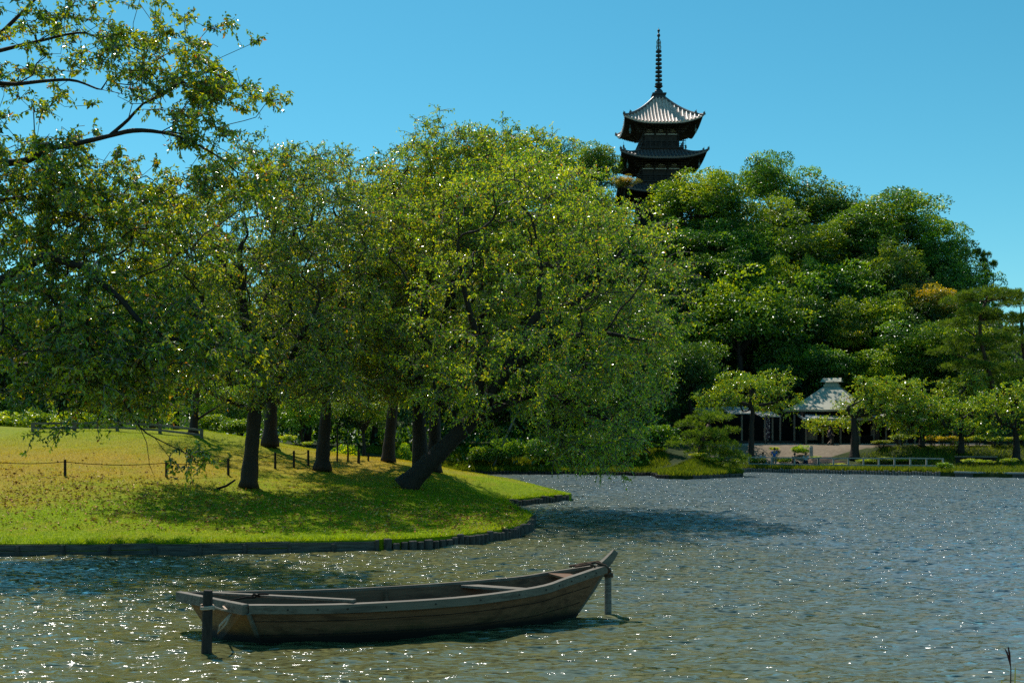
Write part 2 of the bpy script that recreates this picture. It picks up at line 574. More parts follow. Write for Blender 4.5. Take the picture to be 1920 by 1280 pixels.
mp = n.n("Mapping"); mp.inputs["Scale"].default_value = (0.75, 1.6, 1.0); mp.inputs["Rotation"].default_value = (0, 0, R(10))
n.l(g.outputs["Position"], mp.inputs["Vector"])
t1 = n.noise(2.2, 3, 0.5, mp.outputs[0], 0.35)
t2 = n.noise(0.12, 2, 0.5, g.outputs["Position"])
bp = n.n("Bump"); bp.inputs["Strength"].default_value = 1.0; bp.inputs["Distance"].default_value = 0.095
n.l(t1.outputs["Fac"], bp.inputs["Height"])
# the open middle of the pond is choppier than the sheltered water by the lawn
sp = n.n("SeparateXYZ"); n.l(g.outputs["Position"], sp.inputs[0])
ch = n.n("MapRange"); ch.inputs["From Min"].default_value = 18.0; ch.inputs["From Max"].default_value = 58.0
ch.inputs["To Min"].default_value = 0.15; ch.inputs["To Max"].default_value = 1.0; n.l(sp.outputs["Y"], ch.inputs["Value"])
t3 = n.noise(2.6, 2, 0.5, mp.outputs[0], 0.2)
v1 = n.n("VectorMath", operation='SUBTRACT'); n.l(t3.outputs["Color"], v1.inputs[0]); v1.inputs[1].default_value = (0.5, 0.5, 0.5)
v2 = n.n("VectorMath", operation='MULTIPLY'); n.l(v1.outputs[0], v2.inputs[0]); v2.inputs[1].default_value = (1.1, 1.35, 0.0)
v3 = n.n("VectorMath", operation='SCALE'); n.l(v2.outputs[0], v3.inputs[0]); n.l(ch.outputs[0], v3.inputs["Scale"])
v4 = n.n("VectorMath", operation='ADD'); n.l(bp.outputs[0], v4.inputs[0]); n.l(v3.outputs[0], v4.inputs[1])
# sparse steep wavelets: mostly calm, here and there tilted enough to flash
t4 = n.noise(4.8, 1, 0.5, mp.outputs[0], 0.0)
w1 = n.n("VectorMath", operation='SUBTRACT'); n.l(t4.outputs["Color"], w1.inputs[0]); w1.inputs[1].default_value = (0.5, 0.5, 0.5)
w2 = n.n("VectorMath", operation='ABSOLUTE'); n.l(w1.outputs[0], w2.inputs[0])
w3 = n.n("VectorMath", operation='MULTIPLY'); n.l(w1.outputs[0], w3.inputs[0]); n.l(w2.outputs[0], w3.inputs[1])
w4 = n.n("VectorMath", operation='MULTIPLY'); n.l(w3.outputs[0], w4.inputs[0]); w4.inputs[1].default_value = (29.0, 29.0, 0.0)
w5 = n.n("VectorMath", operation='SCALE'); n.l(w4.outputs[0], w5.inputs[0])
cg = n.n("MapRange"); cg.inputs["From Min"].default_value = 14.0; cg.inputs["From Max"].default_value = 50.0
cg.inputs["To Min"].default_value = 0.40; cg.inputs["To Max"].default_value = 1.6; n.l(sp.outputs["Y"], cg.inputs["Value"])
t5 = n.noise(0.55, 2, 0.5, mp.outputs[0], 0.0)
pt = n.n("MapRange"); pt.inputs["From Min"].default_value = 0.38; pt.inputs["From Max"].default_value = 0.62
pt.inputs["To Min"].default_value = 0.5; pt.inputs["To Max"].default_value = 1.5; n.l(t5.outputs["Fac"], pt.inputs["Value"])
n.l(n.math('MULTIPLY', cg.outputs[0], pt.outputs[0]), w5.inputs["Scale"])
v6 = n.n("VectorMath", operation='ADD'); n.l(v4.outputs[0], v6.inputs[0]); n.l(w5.outputs[0], v6.inputs[1])
v5 = n.n("VectorMath", operation='NORMALIZE'); n.l(v6.outputs[0], v5.inputs[0])
bp = v5
body = n.n("BsdfDiffuse")
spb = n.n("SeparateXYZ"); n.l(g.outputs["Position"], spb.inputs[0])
# tree and sky reflections painted into the body colour, olive to blue-grey
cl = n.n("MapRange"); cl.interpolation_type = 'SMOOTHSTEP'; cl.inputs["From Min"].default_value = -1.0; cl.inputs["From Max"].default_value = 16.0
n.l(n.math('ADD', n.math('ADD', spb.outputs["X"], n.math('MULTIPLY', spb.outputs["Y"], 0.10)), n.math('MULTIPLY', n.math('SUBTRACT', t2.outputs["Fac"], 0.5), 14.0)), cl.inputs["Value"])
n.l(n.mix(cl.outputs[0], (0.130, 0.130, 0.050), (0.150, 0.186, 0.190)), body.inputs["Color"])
n.l(bp.outputs[0], body.inputs["Normal"])
gl = n.n("BsdfGlossy"); gl.inputs["Roughness"].default_value = 0.07
n.l(bp.outputs[0], gl.inputs["Normal"])
fr = n.n("Fresnel"); fr.inputs["IOR"].default_value = 2.2
n.l(bp.outputs[0], fr.inputs["Normal"])
mx = n.n("MixShader")
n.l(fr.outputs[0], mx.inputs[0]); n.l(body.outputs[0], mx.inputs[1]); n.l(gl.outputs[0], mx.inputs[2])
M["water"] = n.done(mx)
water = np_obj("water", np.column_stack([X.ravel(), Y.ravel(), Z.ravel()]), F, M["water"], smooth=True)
tag(water, kind="structure")
# ================================================================== trees
def unit(a):
    return a / np.maximum(np.linalg.norm(a, axis=-1, keepdims=True), 1e-9)

def leaf_cards(c, axis, nrm, L, wr=0.42, fold=0.16):
    """folded diamond leaves: 4 vertices, 2 triangles each"""
    axis = unit(axis)
    side = unit(np.cross(axis, nrm))
    up = np.cross(side, axis)
    L = np.asarray(L)[:, None]
    base = c
    tip = c + axis * L - up * L * 0.10
    mid = c + axis * L * 0.45
    w = L * wr * 0.5
    le = mid + side * w + up * L * fold
    ri = mid - side * w + up * L * fold
    n = len(c)
    V = np.stack([base, le, tip, ri], 1).reshape(-1, 3)
    i = np.arange(n) * 4
    F = np.stack([np.column_stack([i, i + 2, i + 1]), np.column_stack([i, i + 3, i + 2])], 1).reshape(-1, 3)
    return V, F

def grow(roots, pts, bf=0.25, step=0.7, rng=None, wig=0.055):
    """roots: list of (point, parent) already standing; each point of pts is joined to the nearest limb (short total paths preferred).
    Returns nodes (n,3) and parents."""
    nodes = [np.array(p, float) for p, _ in roots]
    par = [q for _, q in roots]
    plen = []
    for p, q in zip(nodes, par):
        plen.append(0.0 if q < 0 else plen[q] + np.linalg.norm(p - nodes[q]))
    pts = np.asarray(pts, float)
    best = np.full(len(pts), 1e9); who = np.zeros(len(pts), int)
    alive = np.ones(len(pts), bool)
    nofrom = int(min(len(nodes) - 1, max(1, len(nodes) // 4)))
    def relax(k):
        c = np.linalg.norm(pts - nodes[k], axis=1) + bf * plen[k]
        up = c < best
        best[up] = c[up]; who[up] = k
    for k in range(len(nodes)):
        if roots[k][1] >= 0: relax(k)
    for _ in range(len(pts)):
        j = int(np.argmin(np.where(alive, best, 1e9)))
        alive[j] = False
        k = int(who[j])
        a, b = nodes[k], pts[j]
        d = np.linalg.norm(b - a)
        m = max(1, int(round(d / step)))
        bow = np.array([0, 0, 0.10 * d]) + rng.normal(0, wig * 0.6, 3) * d
        prev = k
        for i in range(1, m + 1):
            t = i / m
            q = a + (b - a) * t + bow * (4 * t * (1 - t)) * 0.5
            if i < m: q = q + rng.normal(0, wig, 3) * d / m
            nodes.append(q); par.append(prev)
            plen.append(plen[prev] + np.linalg.norm(q - nodes[prev]))
            prev = len(nodes) - 1
            relax(prev)
    return np.array(nodes), np.array(par)

def limb_mesh(nodes, par, R0, rmin=0.006, power=0.5, flare=1.35, keep=None, lump=0.05, rng=None):
    """tapered tubes along every chain of the skeleton"""
    n = len(nodes)
    cnt = np.zeros(n)
    ch = [[] for _ in range(n)]
    for i in range(n):
        if par[i] >= 0: ch[par[i]].append(i)
    for i in range(n - 1, -1, -1):
        cnt[i] += 1 if not ch[i] else 0
    order = sorted(range(n), key=lambda i: i)
    for i in reversed(order):
        if par[i] >= 0: cnt[par[i]] += cnt[i]
    rad = rmin + (R0 - rmin) * (cnt / cnt.max()) ** power
    if keep is not None:
        for i, r in keep.items(): rad[i] = r
    mb = MB()
    starts = [i for i in range(n) if par[i] < 0]
    stack = [(s, None) for s in starts]
    while stack:
        i, p = stack.pop()
        chain = ([p] if p is not None else []) + [i]
        while ch[i]:
            c = sorted(ch[i], key=lambda q: -rad[q])
            for q in c[1:]: stack.append((q, i))
            i = c[0]; chain.append(i)
        pp = [nodes[q] for q in chain]
        rr = [rad[q] for q in chain]
        if p is not None: rr[0] = min(rr[0], rr[1] * 1.15)
        if len(pp) < 2: continue
        big = max(rr)
        if big > 0.05 and len(pp) >= 2:
            P4 = [np.append(a, b) for a, b in zip(pp, rr)]
            P4 = catmull(P4, 0.22)
            pp = [np.array(q[:3]) for q in P4]; rr = [max(q[3], rmin) for q in P4]
            if rng is not None and big > 0.1:
                rr = [r * (1 + rng.normal(0, lump)) for r in rr]
                if p is None:
                    for k in range(len(rr)):
                        h = np.linalg.norm(pp[k] - pp[0]); rr[k] *= 1 + (flare - 1) * math.exp(-h / 0.35)
        sides = 12 if big > 0.1 else 6 if big > 0.03 else 3
        mb.tube([tuple(q) for q in pp], rr, sides)
    return mb, rad, cnt, ch

def sample_env(env, n, rng, zmin=None, shell=0.33, clump=4, sigma=0.38):
    """env: list of (px, py, rx, ry, depth, rdepth, weight) ellipsoids given in photo pixels and metres of depth"""
    w = np.array([e[6] for e in env], float); w /= w.sum()
    out, heads = [], []
    while len(out) < n:
        if clump and len(out) and rng.random() > 1.0 / clump:            # gather most points into sprays with gaps between
            h = heads[rng.integers(max(0, len(heads) - 40), len(heads))]
            q = h + rng.normal(0, sigma, 3) * np.array([1.25, 1.25, 0.6])
            if zmin is not None and q[2] < zmin(q[0], q[1]): continue
            out.append(q); continue
        e = env[rng.choice(len(env), p=w)]
        v = unit(rng.normal(size=3)) * rng.random() ** shell
        d = e[4] + v[1] * e[5]
        s = e[4] / FPX
        q = np.array([(e[0] - 960) * s + v[0] * e[2] * s, d, HC + (YH - e[1]) * s + v[2] * e[3] * s])
        if zmin is not None and q[2] < zmin(q[0], q[1]): continue
        out.append(q); heads.append(q)
    return np.array(out)

def twig_leaves(tips, center, rng, twigs=5, per=12, tl=(0.3, 0.7), L=0.10, mu=0.45, sd=0.2, orange=0.03, droop=0.7, wr=0.42, keep_twigs=True):
    """short twigs at each tip with leaves hanging along them"""
    T = np.repeat(tips, twigs, 0)
    n = len(T)
    out = unit(T - center)
    d = unit(rng.normal(size=(n, 3)) * np.array([1, 1, 0.7]) + out * 0.6)
    ln = rng.uniform(*tl, n)
    k = np.tile(np.linspace(0.15, 1.0, per), n)
    Tt = np.repeat(T, per, 0); Dd = np.repeat(d, per, 0); LN = np.repeat(ln, per)
    sag = np.zeros((len(k), 3)); sag[:, 2] = -0.25 * LN * k ** 2
    c = Tt + Dd * (LN * k)[:, None] + sag + rng.normal(0, 0.03, (len(k), 3))
    ax = rng.normal(size=(len(k), 3)) * 0.75 + Dd * 0.35 + np.array([0, 0, -droop])
    nr = unit(rng.normal(size=(len(k), 3)) * 0.9 + np.array([0, 0, 0.5]))
    V, F = leaf_cards(c, ax, nr, L * rng.uniform(0.7, 1.3, len(k)), wr)
    base = np.repeat(rng.normal(mu, sd * 0.6, len(tips)), twigs * per)      # whole sprays lean light or dark
    var = np.clip(base + rng.normal(0, sd * 1.05, len(k)), 0.0, 0.84)
    o = rng.random(len(k)) < orange
    var[o] = rng.uniform(0.87, 1.0, o.sum())
    mb = MB()
    if keep_twigs:
        for i in range(0, n):
            a = T[i]; b = T[i] + d[i] * ln[i] * 0.55 + np.array([0, 0, -0.06 * ln[i]]); e = T[i] + d[i] * ln[i] * 1.0 + np.array([0, 0, -0.22 * ln[i]])
            mb.tube([a, b, e], [0.013, 0.009, 0.005], 3, cap=False)
    return V, F, np.repeat(var, 2), mb

def cherry(name, label, root, limbs, env, npts, seed, R0, leaf=0.10, twigs=5, per=12, mu=0.45, orange=0.03, bf=0.22, group=None, zmin=None, tl=(0.3, 0.85), power=0.66, color=(1, 1, 1, 1), wr=0.48, cut=None, shell=0.33, bare=0.0, keep_twigs=True, cat="tree", material="cherry_leaf"):
    """limbs: list of (polyline of points, index of the polyline it leaves from or -1, node it leaves from); the first is the trunk"""
    rng = np.random.default_rng(seed)
    roots, index, radii = [], [], {}
    for line, frm, at, r in limbs:
        ids = []
        pts = [np.array(p, float) for p in line]
        prev = -1 if frm < 0 else index[frm][at]
        for i, p in enumerate(pts):
            roots.append((p, prev)); prev = len(roots) - 1; ids.append(prev)
            if r is not None:
                a = i / max(1, len(pts) - 1)
                radii[prev] = r[0] * (1 - a) + r[1] * a
        index.append(ids)
    pts = sample_env(env, npts, rng, zmin, shell)
    o = np.array(limbs[0][0][0], float)
    nodes, par = grow(roots, pts, bf, 0.7, rng)
    loc = Vector(o)
    mb, rad, cnt, ch = limb_mesh(nodes - o, par, R0, keep=radii, rng=rng, power=power)
    root_o = empty(name, loc)
    tag(root_o, label, cat, group)
    tipmask = np.array([(not ch[i]) or (cnt[i] <= 2 and rng.random() < 0.5) for i in range(len(nodes))])
    tipmask[:len(roots)] = False
    tips = nodes[tipmask] - o
    if bare: tips = tips[rng.random(len(tips)) > bare]
    cen = tips.mean(0) - np.array([0, 0, 1.0])
    V, F, var, tw = twig_leaves(tips, cen, rng, twigs, per, tl, leaf, mu, 0.22, orange, wr=wr, keep_twigs=keep_twigs)
    if tw.v: tw.build("twigs", M["twig"], root_o)
    if cut is not None: mb.add(cut.v, cut.f)
    t = mb.build("trunk", M["bark"], root_o, smooth=True)
    c = np_obj("crown", V, F, M[material], root_o, var=var)
    c.color = color
    return root_o

def rel(px, py, d): return tuple(P(px, py, d))

# ---- the old cherries on the lawn -----------------------------------------------------------
gz = lambda x, y: ground_at(x, y)
def above(h): return lambda x, y: 0.35 + h

bA = hit(466, 913); dA = bA.y
cherry("cherry_tree", "dark upright cherry with a forked trunk standing by the short black stick on the lawn", bA,
    [([bA, rel(472, 840, dA), rel(478, 770, dA), rel(482, 720, dA), rel(470, 650, dA), rel(455, 560, dA), rel(450, 470, dA)], -1, 0, (0.31, 0.10)),
     ([rel(500, 745, dA - .1), rel(525, 715, dA - .4), rel(560, 640, dA - 1), rel(600, 560, dA - 1.6)], 0, 2, (0.17, 0.05)),
     ([rel(430, 640, dA - 1), rel(380, 600, dA - 2), rel(320, 570, dA - 2.6)], 0, 3, (0.13, 0.05)),
     ([rel(500, 560, dA + 1), rel(540, 480, dA + 1.5), rel(560, 400, dA + 1.8)], 0, 4, (0.12, 0.05)),
     ([rel(420, 500, dA + .6), rel(380, 420, dA + 1), rel(350, 380, dA + 1)], 0, 5, (0.10, 0.04))],
    [(470, 520, 230, 200, dA, 4.2, 1.0), (590, 420, 130, 130, dA + 1, 3.0, .35), (300, 560, 120, 120, dA - 1, 3, .25), (330, 420, 130, 90, dA + 1, 3, .25), (560, 650, 130, 70, dA - 1, 3, .2), (500, 320, 150, 40, dA + .5, 2.5, .12), (400, 690, 190, 60, dA - .5, 3.2, .28), (560, 710, 120, 45, dA - 1, 2.6, .16)],
    2300, 21, 0.34, leaf=0.116, twigs=5, per=10, mu=0.42, orange=0.025, zmin=above(1.9), color=(1.12, 1.18, 1.0, 1))

bB = hit(758, 915); dB = bB.y
cutB = MB()
cherry("cherry_tree", "big cherry with thick slanting trunk, its yellowing dome reaching over the pond", bB,
    [([bB, rel(790, 882, dB), rel(822, 850, dB + .1), rel(860, 812, dB + .3), rel(893, 778, dB + .5)], -1, 0, (0.41, 0.32)),
     ([rel(935, 715, dB + .8), rel(975, 650, dB + 1), rel(1010, 590, dB + 1), rel(1015, 500, dB + 1.2), rel(1000, 420, dB + 1.4)], 0, 4, (0.24, 0.05)),
     ([rel(960, 690, dB + .2), rel(1040, 640, dB), rel(1130, 625, dB - .5), rel(1210, 640, dB - 1)], 0, 4, (0.20, 0.04)),
     ([rel(900, 700, dB + .2), rel(890, 620, dB - .3), rel(870, 540, dB - .6), rel(860, 450, dB - .8)], 0, 4, (0.18, 0.05)),
     ([rel(1000, 740, dB + .6), rel(1080, 760, dB + .3), rel(1160, 800, dB + .2), rel(1220, 850, dB)], 0, 4, (0.16, 0.03)),
     ([rel(1090, 560, dB + 1.4), rel(1150, 490, dB + 1.4), rel(1190, 430, dB + 1.2)], 1, 2, (0.11, 0.04))],
    [(975, 560, 295, 265, dB + 1.2, 6.0, 1.0), (1112, 735, 122, 125, dB + .5, 4.0, .28), (1150, 570, 110, 155, dB + 1, 4.4, .28), (930, 700, 200, 80, dB - 1, 3.5, .16), (1000, 420, 190, 100, dB + 2, 4, .22), (1120, 845, 100, 40, dB, 2.4, .05)],
    2900, 22, 0.42, leaf=0.118, twigs=5, per=10, mu=0.56, orange=0.045, shell=0.2, zmin=above(0.55), cut=cutB, color=(1.15, 1.34, 0.95, 1))

bC = hit(790, 888); dC = bC.y
cherry("cherry_tree", "upright cherry whose dark trunk rises just behind the foot of the slanting one", bC,
    [([bC, rel(788, 850, dC), rel(786, 790, dC), rel(784, 735, dC), rel(790, 650, dC), rel(800, 560, dC), rel(810, 470, dC)], -1, 0, (0.42, 0.10)),
     ([rel(750, 650, dC - .6), rel(700, 570, dC - 1), rel(650, 500, dC - 1.4)], 0, 3, (0.18, 0.05)),
     ([rel(830, 600, dC + .6), rel(860, 500, dC + 1), rel(870, 400, dC + 1.2)], 0, 4, (0.16, 0.05)),
     ([rel(770, 480, dC + .4), rel(740, 390, dC + .4)], 0, 5, (0.10, 0.05))],
    [(800, 480, 190, 190, dC, 4.6, 1.0), (850, 300, 110, 40, dC + .5, 2.6, .14), (700, 560, 110, 120, dC - 1, 3.2, .3), (760, 700, 140, 50, dC - .5, 3.2, .2), (830, 262, 60, 40, dC + .5, 1.4, .05)],
    1900, 23, 0.40, leaf=0.116, twigs=5, per=10, mu=0.54, orange=0.04, shell=0.25, zmin=above(2.0), color=(1.15, 1.3, 0.95, 1))

bC2 = hit(818, 880); bC2 = Vector((bC2.x, dC + 2.0, ground_at(bC2.x, dC + 2.0)))
dD2 = bC2.y
cherry("cherry_tree", "cherry with a straight brown trunk seen through the gap behind the slanting trunk", bC2,
    [([bC2, rel(815, 840, dD2), rel(816, 780, dD2), rel(822, 700, dD2), rel(850, 590, dD2), rel(880, 470, dD2)], -1, 0, (0.36, 0.09)),
     ([rel(900, 600, dD2 + .6), rel(980, 500, dD2 + 1), rel(1040, 420, dD2 + 1.4)], 0, 3, (0.16, 0.05))],
    [(930, 440, 190, 150, dD2 + .5, 4.2, 1.0), (930, 320, 150, 70, dD2, 3, .35), (1060, 450, 120, 100, dD2 + 1, 3, .25), (870, 262, 120, 26, dD2, 2, .06)],
    1400, 24, 0.34, leaf=0.14, twigs=5, per=9, mu=0.54, orange=0.04, zmin=above(3.0), color=(1.15, 1.3, 0.95, 1))

bD = hit(604, 882); dD = bD.y
cherry("cherry_tree", "cherry with a single straight dark trunk at the end of the rope fence", bD,
    [([bD, rel(606, 840, dD), rel(610, 790, dD), rel(612, 745, dD), rel(605, 660, dD), rel(600, 560, dD), rel(610, 450, dD)], -1, 0, (0.33, 0.08)),
     ([rel(640, 660, dD + .5), rel(680, 580, dD + 1), rel(700, 500, dD + 1.4)], 0, 3, (0.14, 0.05)),
     ([rel(560, 620, dD - .5), rel(520, 540, dD - 1)], 0, 4, (0.13, 0.05))],
    [(620, 520, 140, 190, dD, 3.6, 1.0), (620, 350, 90, 60, dD + .5, 2.5, .15), (660, 660, 100, 60, dD, 3, .25), (650, 722, 110, 34, dD, 3, .16)],
    1300, 25, 0.32, leaf=0.116, twigs=5, per=10, mu=0.44, orange=0.03, zmin=above(2.3), color=(1.15, 1.2, 1.0, 1))

bE = hit(728, 866); dE = bE.y
cherry("cherry_tree", "grey-brown cherry forking low into two limbs, one leaning back over the lawn", bE,
    [([bE, rel(730, 830, dE), rel(735, 780, dE), rel(738, 758, dE), rel(722, 715, dE), rel(700, 685, dE), rel(682, 672, dE)], -1, 0, (0.33, 0.13)),
     ([rel(748, 720, dE), rel(756, 650, dE + .5), rel(760, 560, dE + 1)], 0, 3, (0.2, 0.06)),
     ([rel(650, 600, dE - .5), rel(630, 520, dE - .5)], 0, 6, (0.10, 0.04))],
    [(710, 560, 120, 120, dE, 3.4, 1.0), (760, 420, 120, 120, dE + 1, 3.4, .7)],
    700, 26, 0.32, leaf=0.14, twigs=5, per=9, mu=0.46, orange=0.03, zmin=above(3.0))

bF = hit(506, 838); dF = bF.y
cherry("cherry_tree", "dim cherry trunk standing just behind the forked one, at the top of the lawn", bF,
    [([bF, rel(507, 800, dF), rel(510, 760, dF), rel(515, 700, dF), rel(510, 600, dF), rel(500, 500, dF)], -1, 0, (0.38, 0.10)),
     ([rel(535, 742, dF), rel(570, 735, dF), rel(600, 720, dF)], 0, 2, (0.16, 0.06))],
    [(500, 520, 150, 150, dF, 4.0, 1.0)],
    420, 27, 0.36, leaf=0.13, twigs=5, per=12, mu=0.36, orange=0.02, zmin=above(5.0), color=(.85, .95, 1, 1))

# ---- the near cherry whose limbs come in from beyond the frame -----------------------------------
dL = 33.5
xL = (-128 - 960) / FPX * dL
bL = Vector((xL, dL, ground_at(xL, dL)))
cherry("cherry_tree", "near cherry reaching in from the frame edge, bare twigs against the sky", bL,
    [([bL, rel(-125, 800, dL), rel(-118, 640, dL), rel(-105, 520, dL), rel(-90, 400, dL), rel(-80, 260, dL), rel(-70, 120, dL)], -1, 0, (0.42, 0.16)),
     # high limb that rises to the spray against the sky
     ([rel(-20, 315, dL - .6), rel(45, 303, dL - .8), rel(90, 281, dL - 1), rel(150, 268, dL - 1.1), rel(205, 255, dL - 1.2), rel(240, 225, dL - 1.3), rel(268, 195, dL - 1.4), rel(265, 150, dL - 1.4)], 0, 4, (0.12, 0.014)),
     ([rel(250, 245, dL - 1.2), rel(300, 248, dL - 1.2), rel(350, 262, dL - 1.2), rel(420, 300, dL - 1.2)], 1, 4, (0.07, 0.02)),
     ([rel(300, 180, dL - 1.4), rel(340, 155, dL - 1.4), rel(400, 130, dL - 1.4)], 1, 6, (0.05, 0.015)),
     # upper limb
     ([rel(-20, 165, dL), rel(30, 158, dL), rel(130, 150, dL), rel(190, 168, dL - .3), rel(260, 182, dL - .5)], 0, 5, (0.075, 0.010)),
     ([rel(-30, 100, dL + .5), rel(10, 55, dL + .5), rel(45, 20, dL + .5), rel(90, -25, dL + .5)], 0, 5, (0.08, 0.03)),
     ([rel(0, 95, dL + .5), rel(70, 78, dL + .5), rel(160, 62, dL + .3), rel(215, 95, dL + .2)], 5, 0, (0.06, 0.015)),
     # low limb: over, kinked, then sagging toward the water
     ([rel(-60, 560, dL - 1), rel(-10, 535, dL - 1.6), rel(40, 505, dL - 2), rel(85, 480, dL - 2.2), rel(135, 495, dL - 2.3), rel(165, 502, dL - 2.3), rel(195, 535, dL - 2.4), rel(228, 562, dL - 2.4), rel(265, 605, dL - 2.5), rel(305, 628, dL - 2.5), rel(360, 642, dL - 2.5), rel(430, 650, dL - 2.5), rel(495, 666, dL - 2.5)], 0, 3, (0.17, 0.016)),
     ([rel(164, 560, dL - 2.2), rel(163, 610, dL - 2.2), rel(168, 655, dL - 2.2)], 7, 5, (0.045, 0.035)),
     ([rel(195, 690, dL - 2.2), rel(228, 745, dL - 2.2), rel(262, 800, dL - 2.2), rel(290, 820, dL - 2.2), rel(345, 848, dL - 2.2), rel(420, 856, dL - 2.2)], 8, 2, (0.035, 0.008)),
     ([rel(275, 830, dL - 2.2), rel(280, 870, dL - 2.2), rel(288, 890, dL - 2.2)], 9, 2, (0.012, 0.006)),
     ([rel(100, 560, dL - 2), rel(110, 590, dL - 2), rel(125, 625, dL - 2)], 7, 2, (0.07, 0.02))],
    [(60, 330, 190, 95, dL, 3.0, .55), (180, 420, 200, 110, dL, 3.2, .75), (300, 120, 130, 80, dL - 1.2, 1.6, .17), (380, 200, 120, 60, dL - 1.2, 1.4, .11), (200, 40, 190, 40, dL, 2, .07),
     (60, 120, 110, 90, dL + .5, 2.0, .10), (140, 600, 190, 120, dL - 1.5, 2.4, .55), (330, 640, 130, 60, dL - 2.2, 1.6, .22), (150, 720, 150, 50, dL - 2, 1.4, .10), (350, 850, 70, 22, dL - 2.2, .7, .02), (100, 810, 70, 40, dL - 2.2, .8, .01), (230, 690, 180, 70, dL - 1, 2.4, .25), (420, 330, 90, 70, dL - .5, 2, .14)],
    2700, 31, 0.30, leaf=0.138, twigs=5, per=10, mu=0.44, orange=0.045, zmin=above(1.4), tl=(0.25, 0.6), color=(0.98, 1.04, 0.9, 1), bare=0.15)

# ================================================================== crowns of the wooded hill
def puff_crown(name, seed, n_puffs, per, leaf, mat, mu=0.45, flat=0.8, spread=0.85, low=-0.35, droop=0.3, pr=(0.20, 0.36), narrow=False, wr=0.6):
    """unit crown (radius about 1) of many leafy clumps with gaps between"""
    rng = np.random.default_rng(seed)
    V, F, var = [], [], []
    k = 0
    for i in range(n_puffs):
        while True:
            v = unit(rng.normal(size=3))
            if v[2] > low: break
        r = spread * (rng.random() ** 0.25)
        lump = 1 + 0.30 * math.sin(3 * math.atan2(v[1], v[0]) + seed) + 0.22 * math.sin(5 * v[2] + seed * 2) + rng.normal(0, .10)
        c = v * r * lump
        c[2] *= flat
        if narrow:
            c[:2] *= 1.0 - 0.75 * np.clip((c[2] + 0.3) / 1.2, 0, 1)
        p = rng.uniform(*pr)
        m = int(per * (p / np.mean(pr)) ** 2)
        u = unit(rng.normal(size=(m, 3)) + np.array([0, 0, 0.35]))
        rr = p * rng.uniform(0.75, 1.04, m)[:, None]
        q = c + u * rr * np.array([1.15, 1.15, 0.6])
        ax = unit(rng.normal(size=(m, 3)) * 0.8 + u * 0.5 + np.array([0, 0, -droop]))
        nr = unit(u * 0.5 + rng.normal(size=(m, 3)) * 0.6 + np.array([0, 0, 0.6]))
        v_, f_ = leaf_cards(q, ax, nr, leaf * rng.uniform(0.6, 1.3, m), wr, 0.12)
        V.append(v_); F.append(f_ + k); k += len(v_)
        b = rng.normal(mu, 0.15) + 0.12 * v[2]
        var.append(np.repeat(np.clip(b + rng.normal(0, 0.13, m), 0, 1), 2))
    return np_mesh(name, np.concatenate(V), np.concatenate(F), mat, var=np.concatenate(var))

def pad_crown(name, seed, pads, per, leaf, mat, mu=0.5):
    """pads: (x, y, z, rx, rz) flat cushions of needles, unit scale"""
    rng = np.random.default_rng(seed)
    V, F, var = [], [], []
    k = 0
    for (x, y, z, rx, rz) in pads:
        sub = max(4, int(10 * rx / 0.3))
        for _ in range(sub):
            a = rng.random() * 6.283; r = rx * math.sqrt(rng.random())
            c = np.array([x + math.cos(a) * r, y + math.sin(a) * r, z + rz * (1 - (r / rx) ** 2) * 0.7 + rng.normal(0, rz * 0.2)])
            m = int(per * rng.uniform(0.7, 1.3))
            u = unit(rng.normal(size=(m, 3)) + np.array([0, 0, 0.8]))
            q = c + u * 0.085 * rng.uniform(0.3, 1.0, m)[:, None] * np.array([1.3, 1.3, 0.7])
            ax = unit(u * 0.8 + rng.normal(size=(m, 3)) * 0.35 + np.array([0, 0, 0.35]))
            v_, f_ = leaf_cards(q, ax, unit(rng.normal(size=(m, 3))), leaf * rng.uniform(0.7, 1.3, m), 0.22, 0.03)
            V.append(v_); F.append(f_ + k); k += len(v_)
            var.append(np.repeat(np.clip(rng.normal(mu, 0.1) + rng.normal(0, 0.14, m), 0, 1), 2))
    return np_mesh(name, np.concatenate(V), np.concatenate(F), mat, var=np.concatenate(var))

def fork_trunk(name, seed, h=1.0, r=0.06, mat=None):
    """unit trunk with limbs: from z=-h up into the crown"""
    rng = np.random.default_rng(seed)
    mb = MB()
    mb.tube([(0, 0, -h), (rng.normal(0, .03), rng.normal(0, .03), -h * .6), (0, 0, -0.35), (rng.normal(0, .05), 0, 0.0)], [r * 1.25, r, r * .8, r * .5], 8)
    for i in range(7):
        a = i * 2.4 + rng.normal(0, .3); z0 = rng.uniform(-0.6, -0.2)
        e = np.array([math.cos(a) * rng.uniform(.4, .65), math.sin(a) * rng.uniform(.4, .65), rng.uniform(-0.25, 0.12)])
        s = np.array([0, 0, z0])
        m = (s + e) / 2 + np.array([0, 0, .08])
        mb.tube([s, m, e], [r * .5, r * .34, r * .1], 5)
        for k in range(2):
            e2 = e + rng.normal(0, .14, 3) * np.array([1, 1, .5])
            mb.tube([m, (m + e2) / 2 + rng.normal(0, .03, 3), e2], [r * .25, r * .16, r * .05], 4)
    return mb.mesh(name, mat, smooth=True)

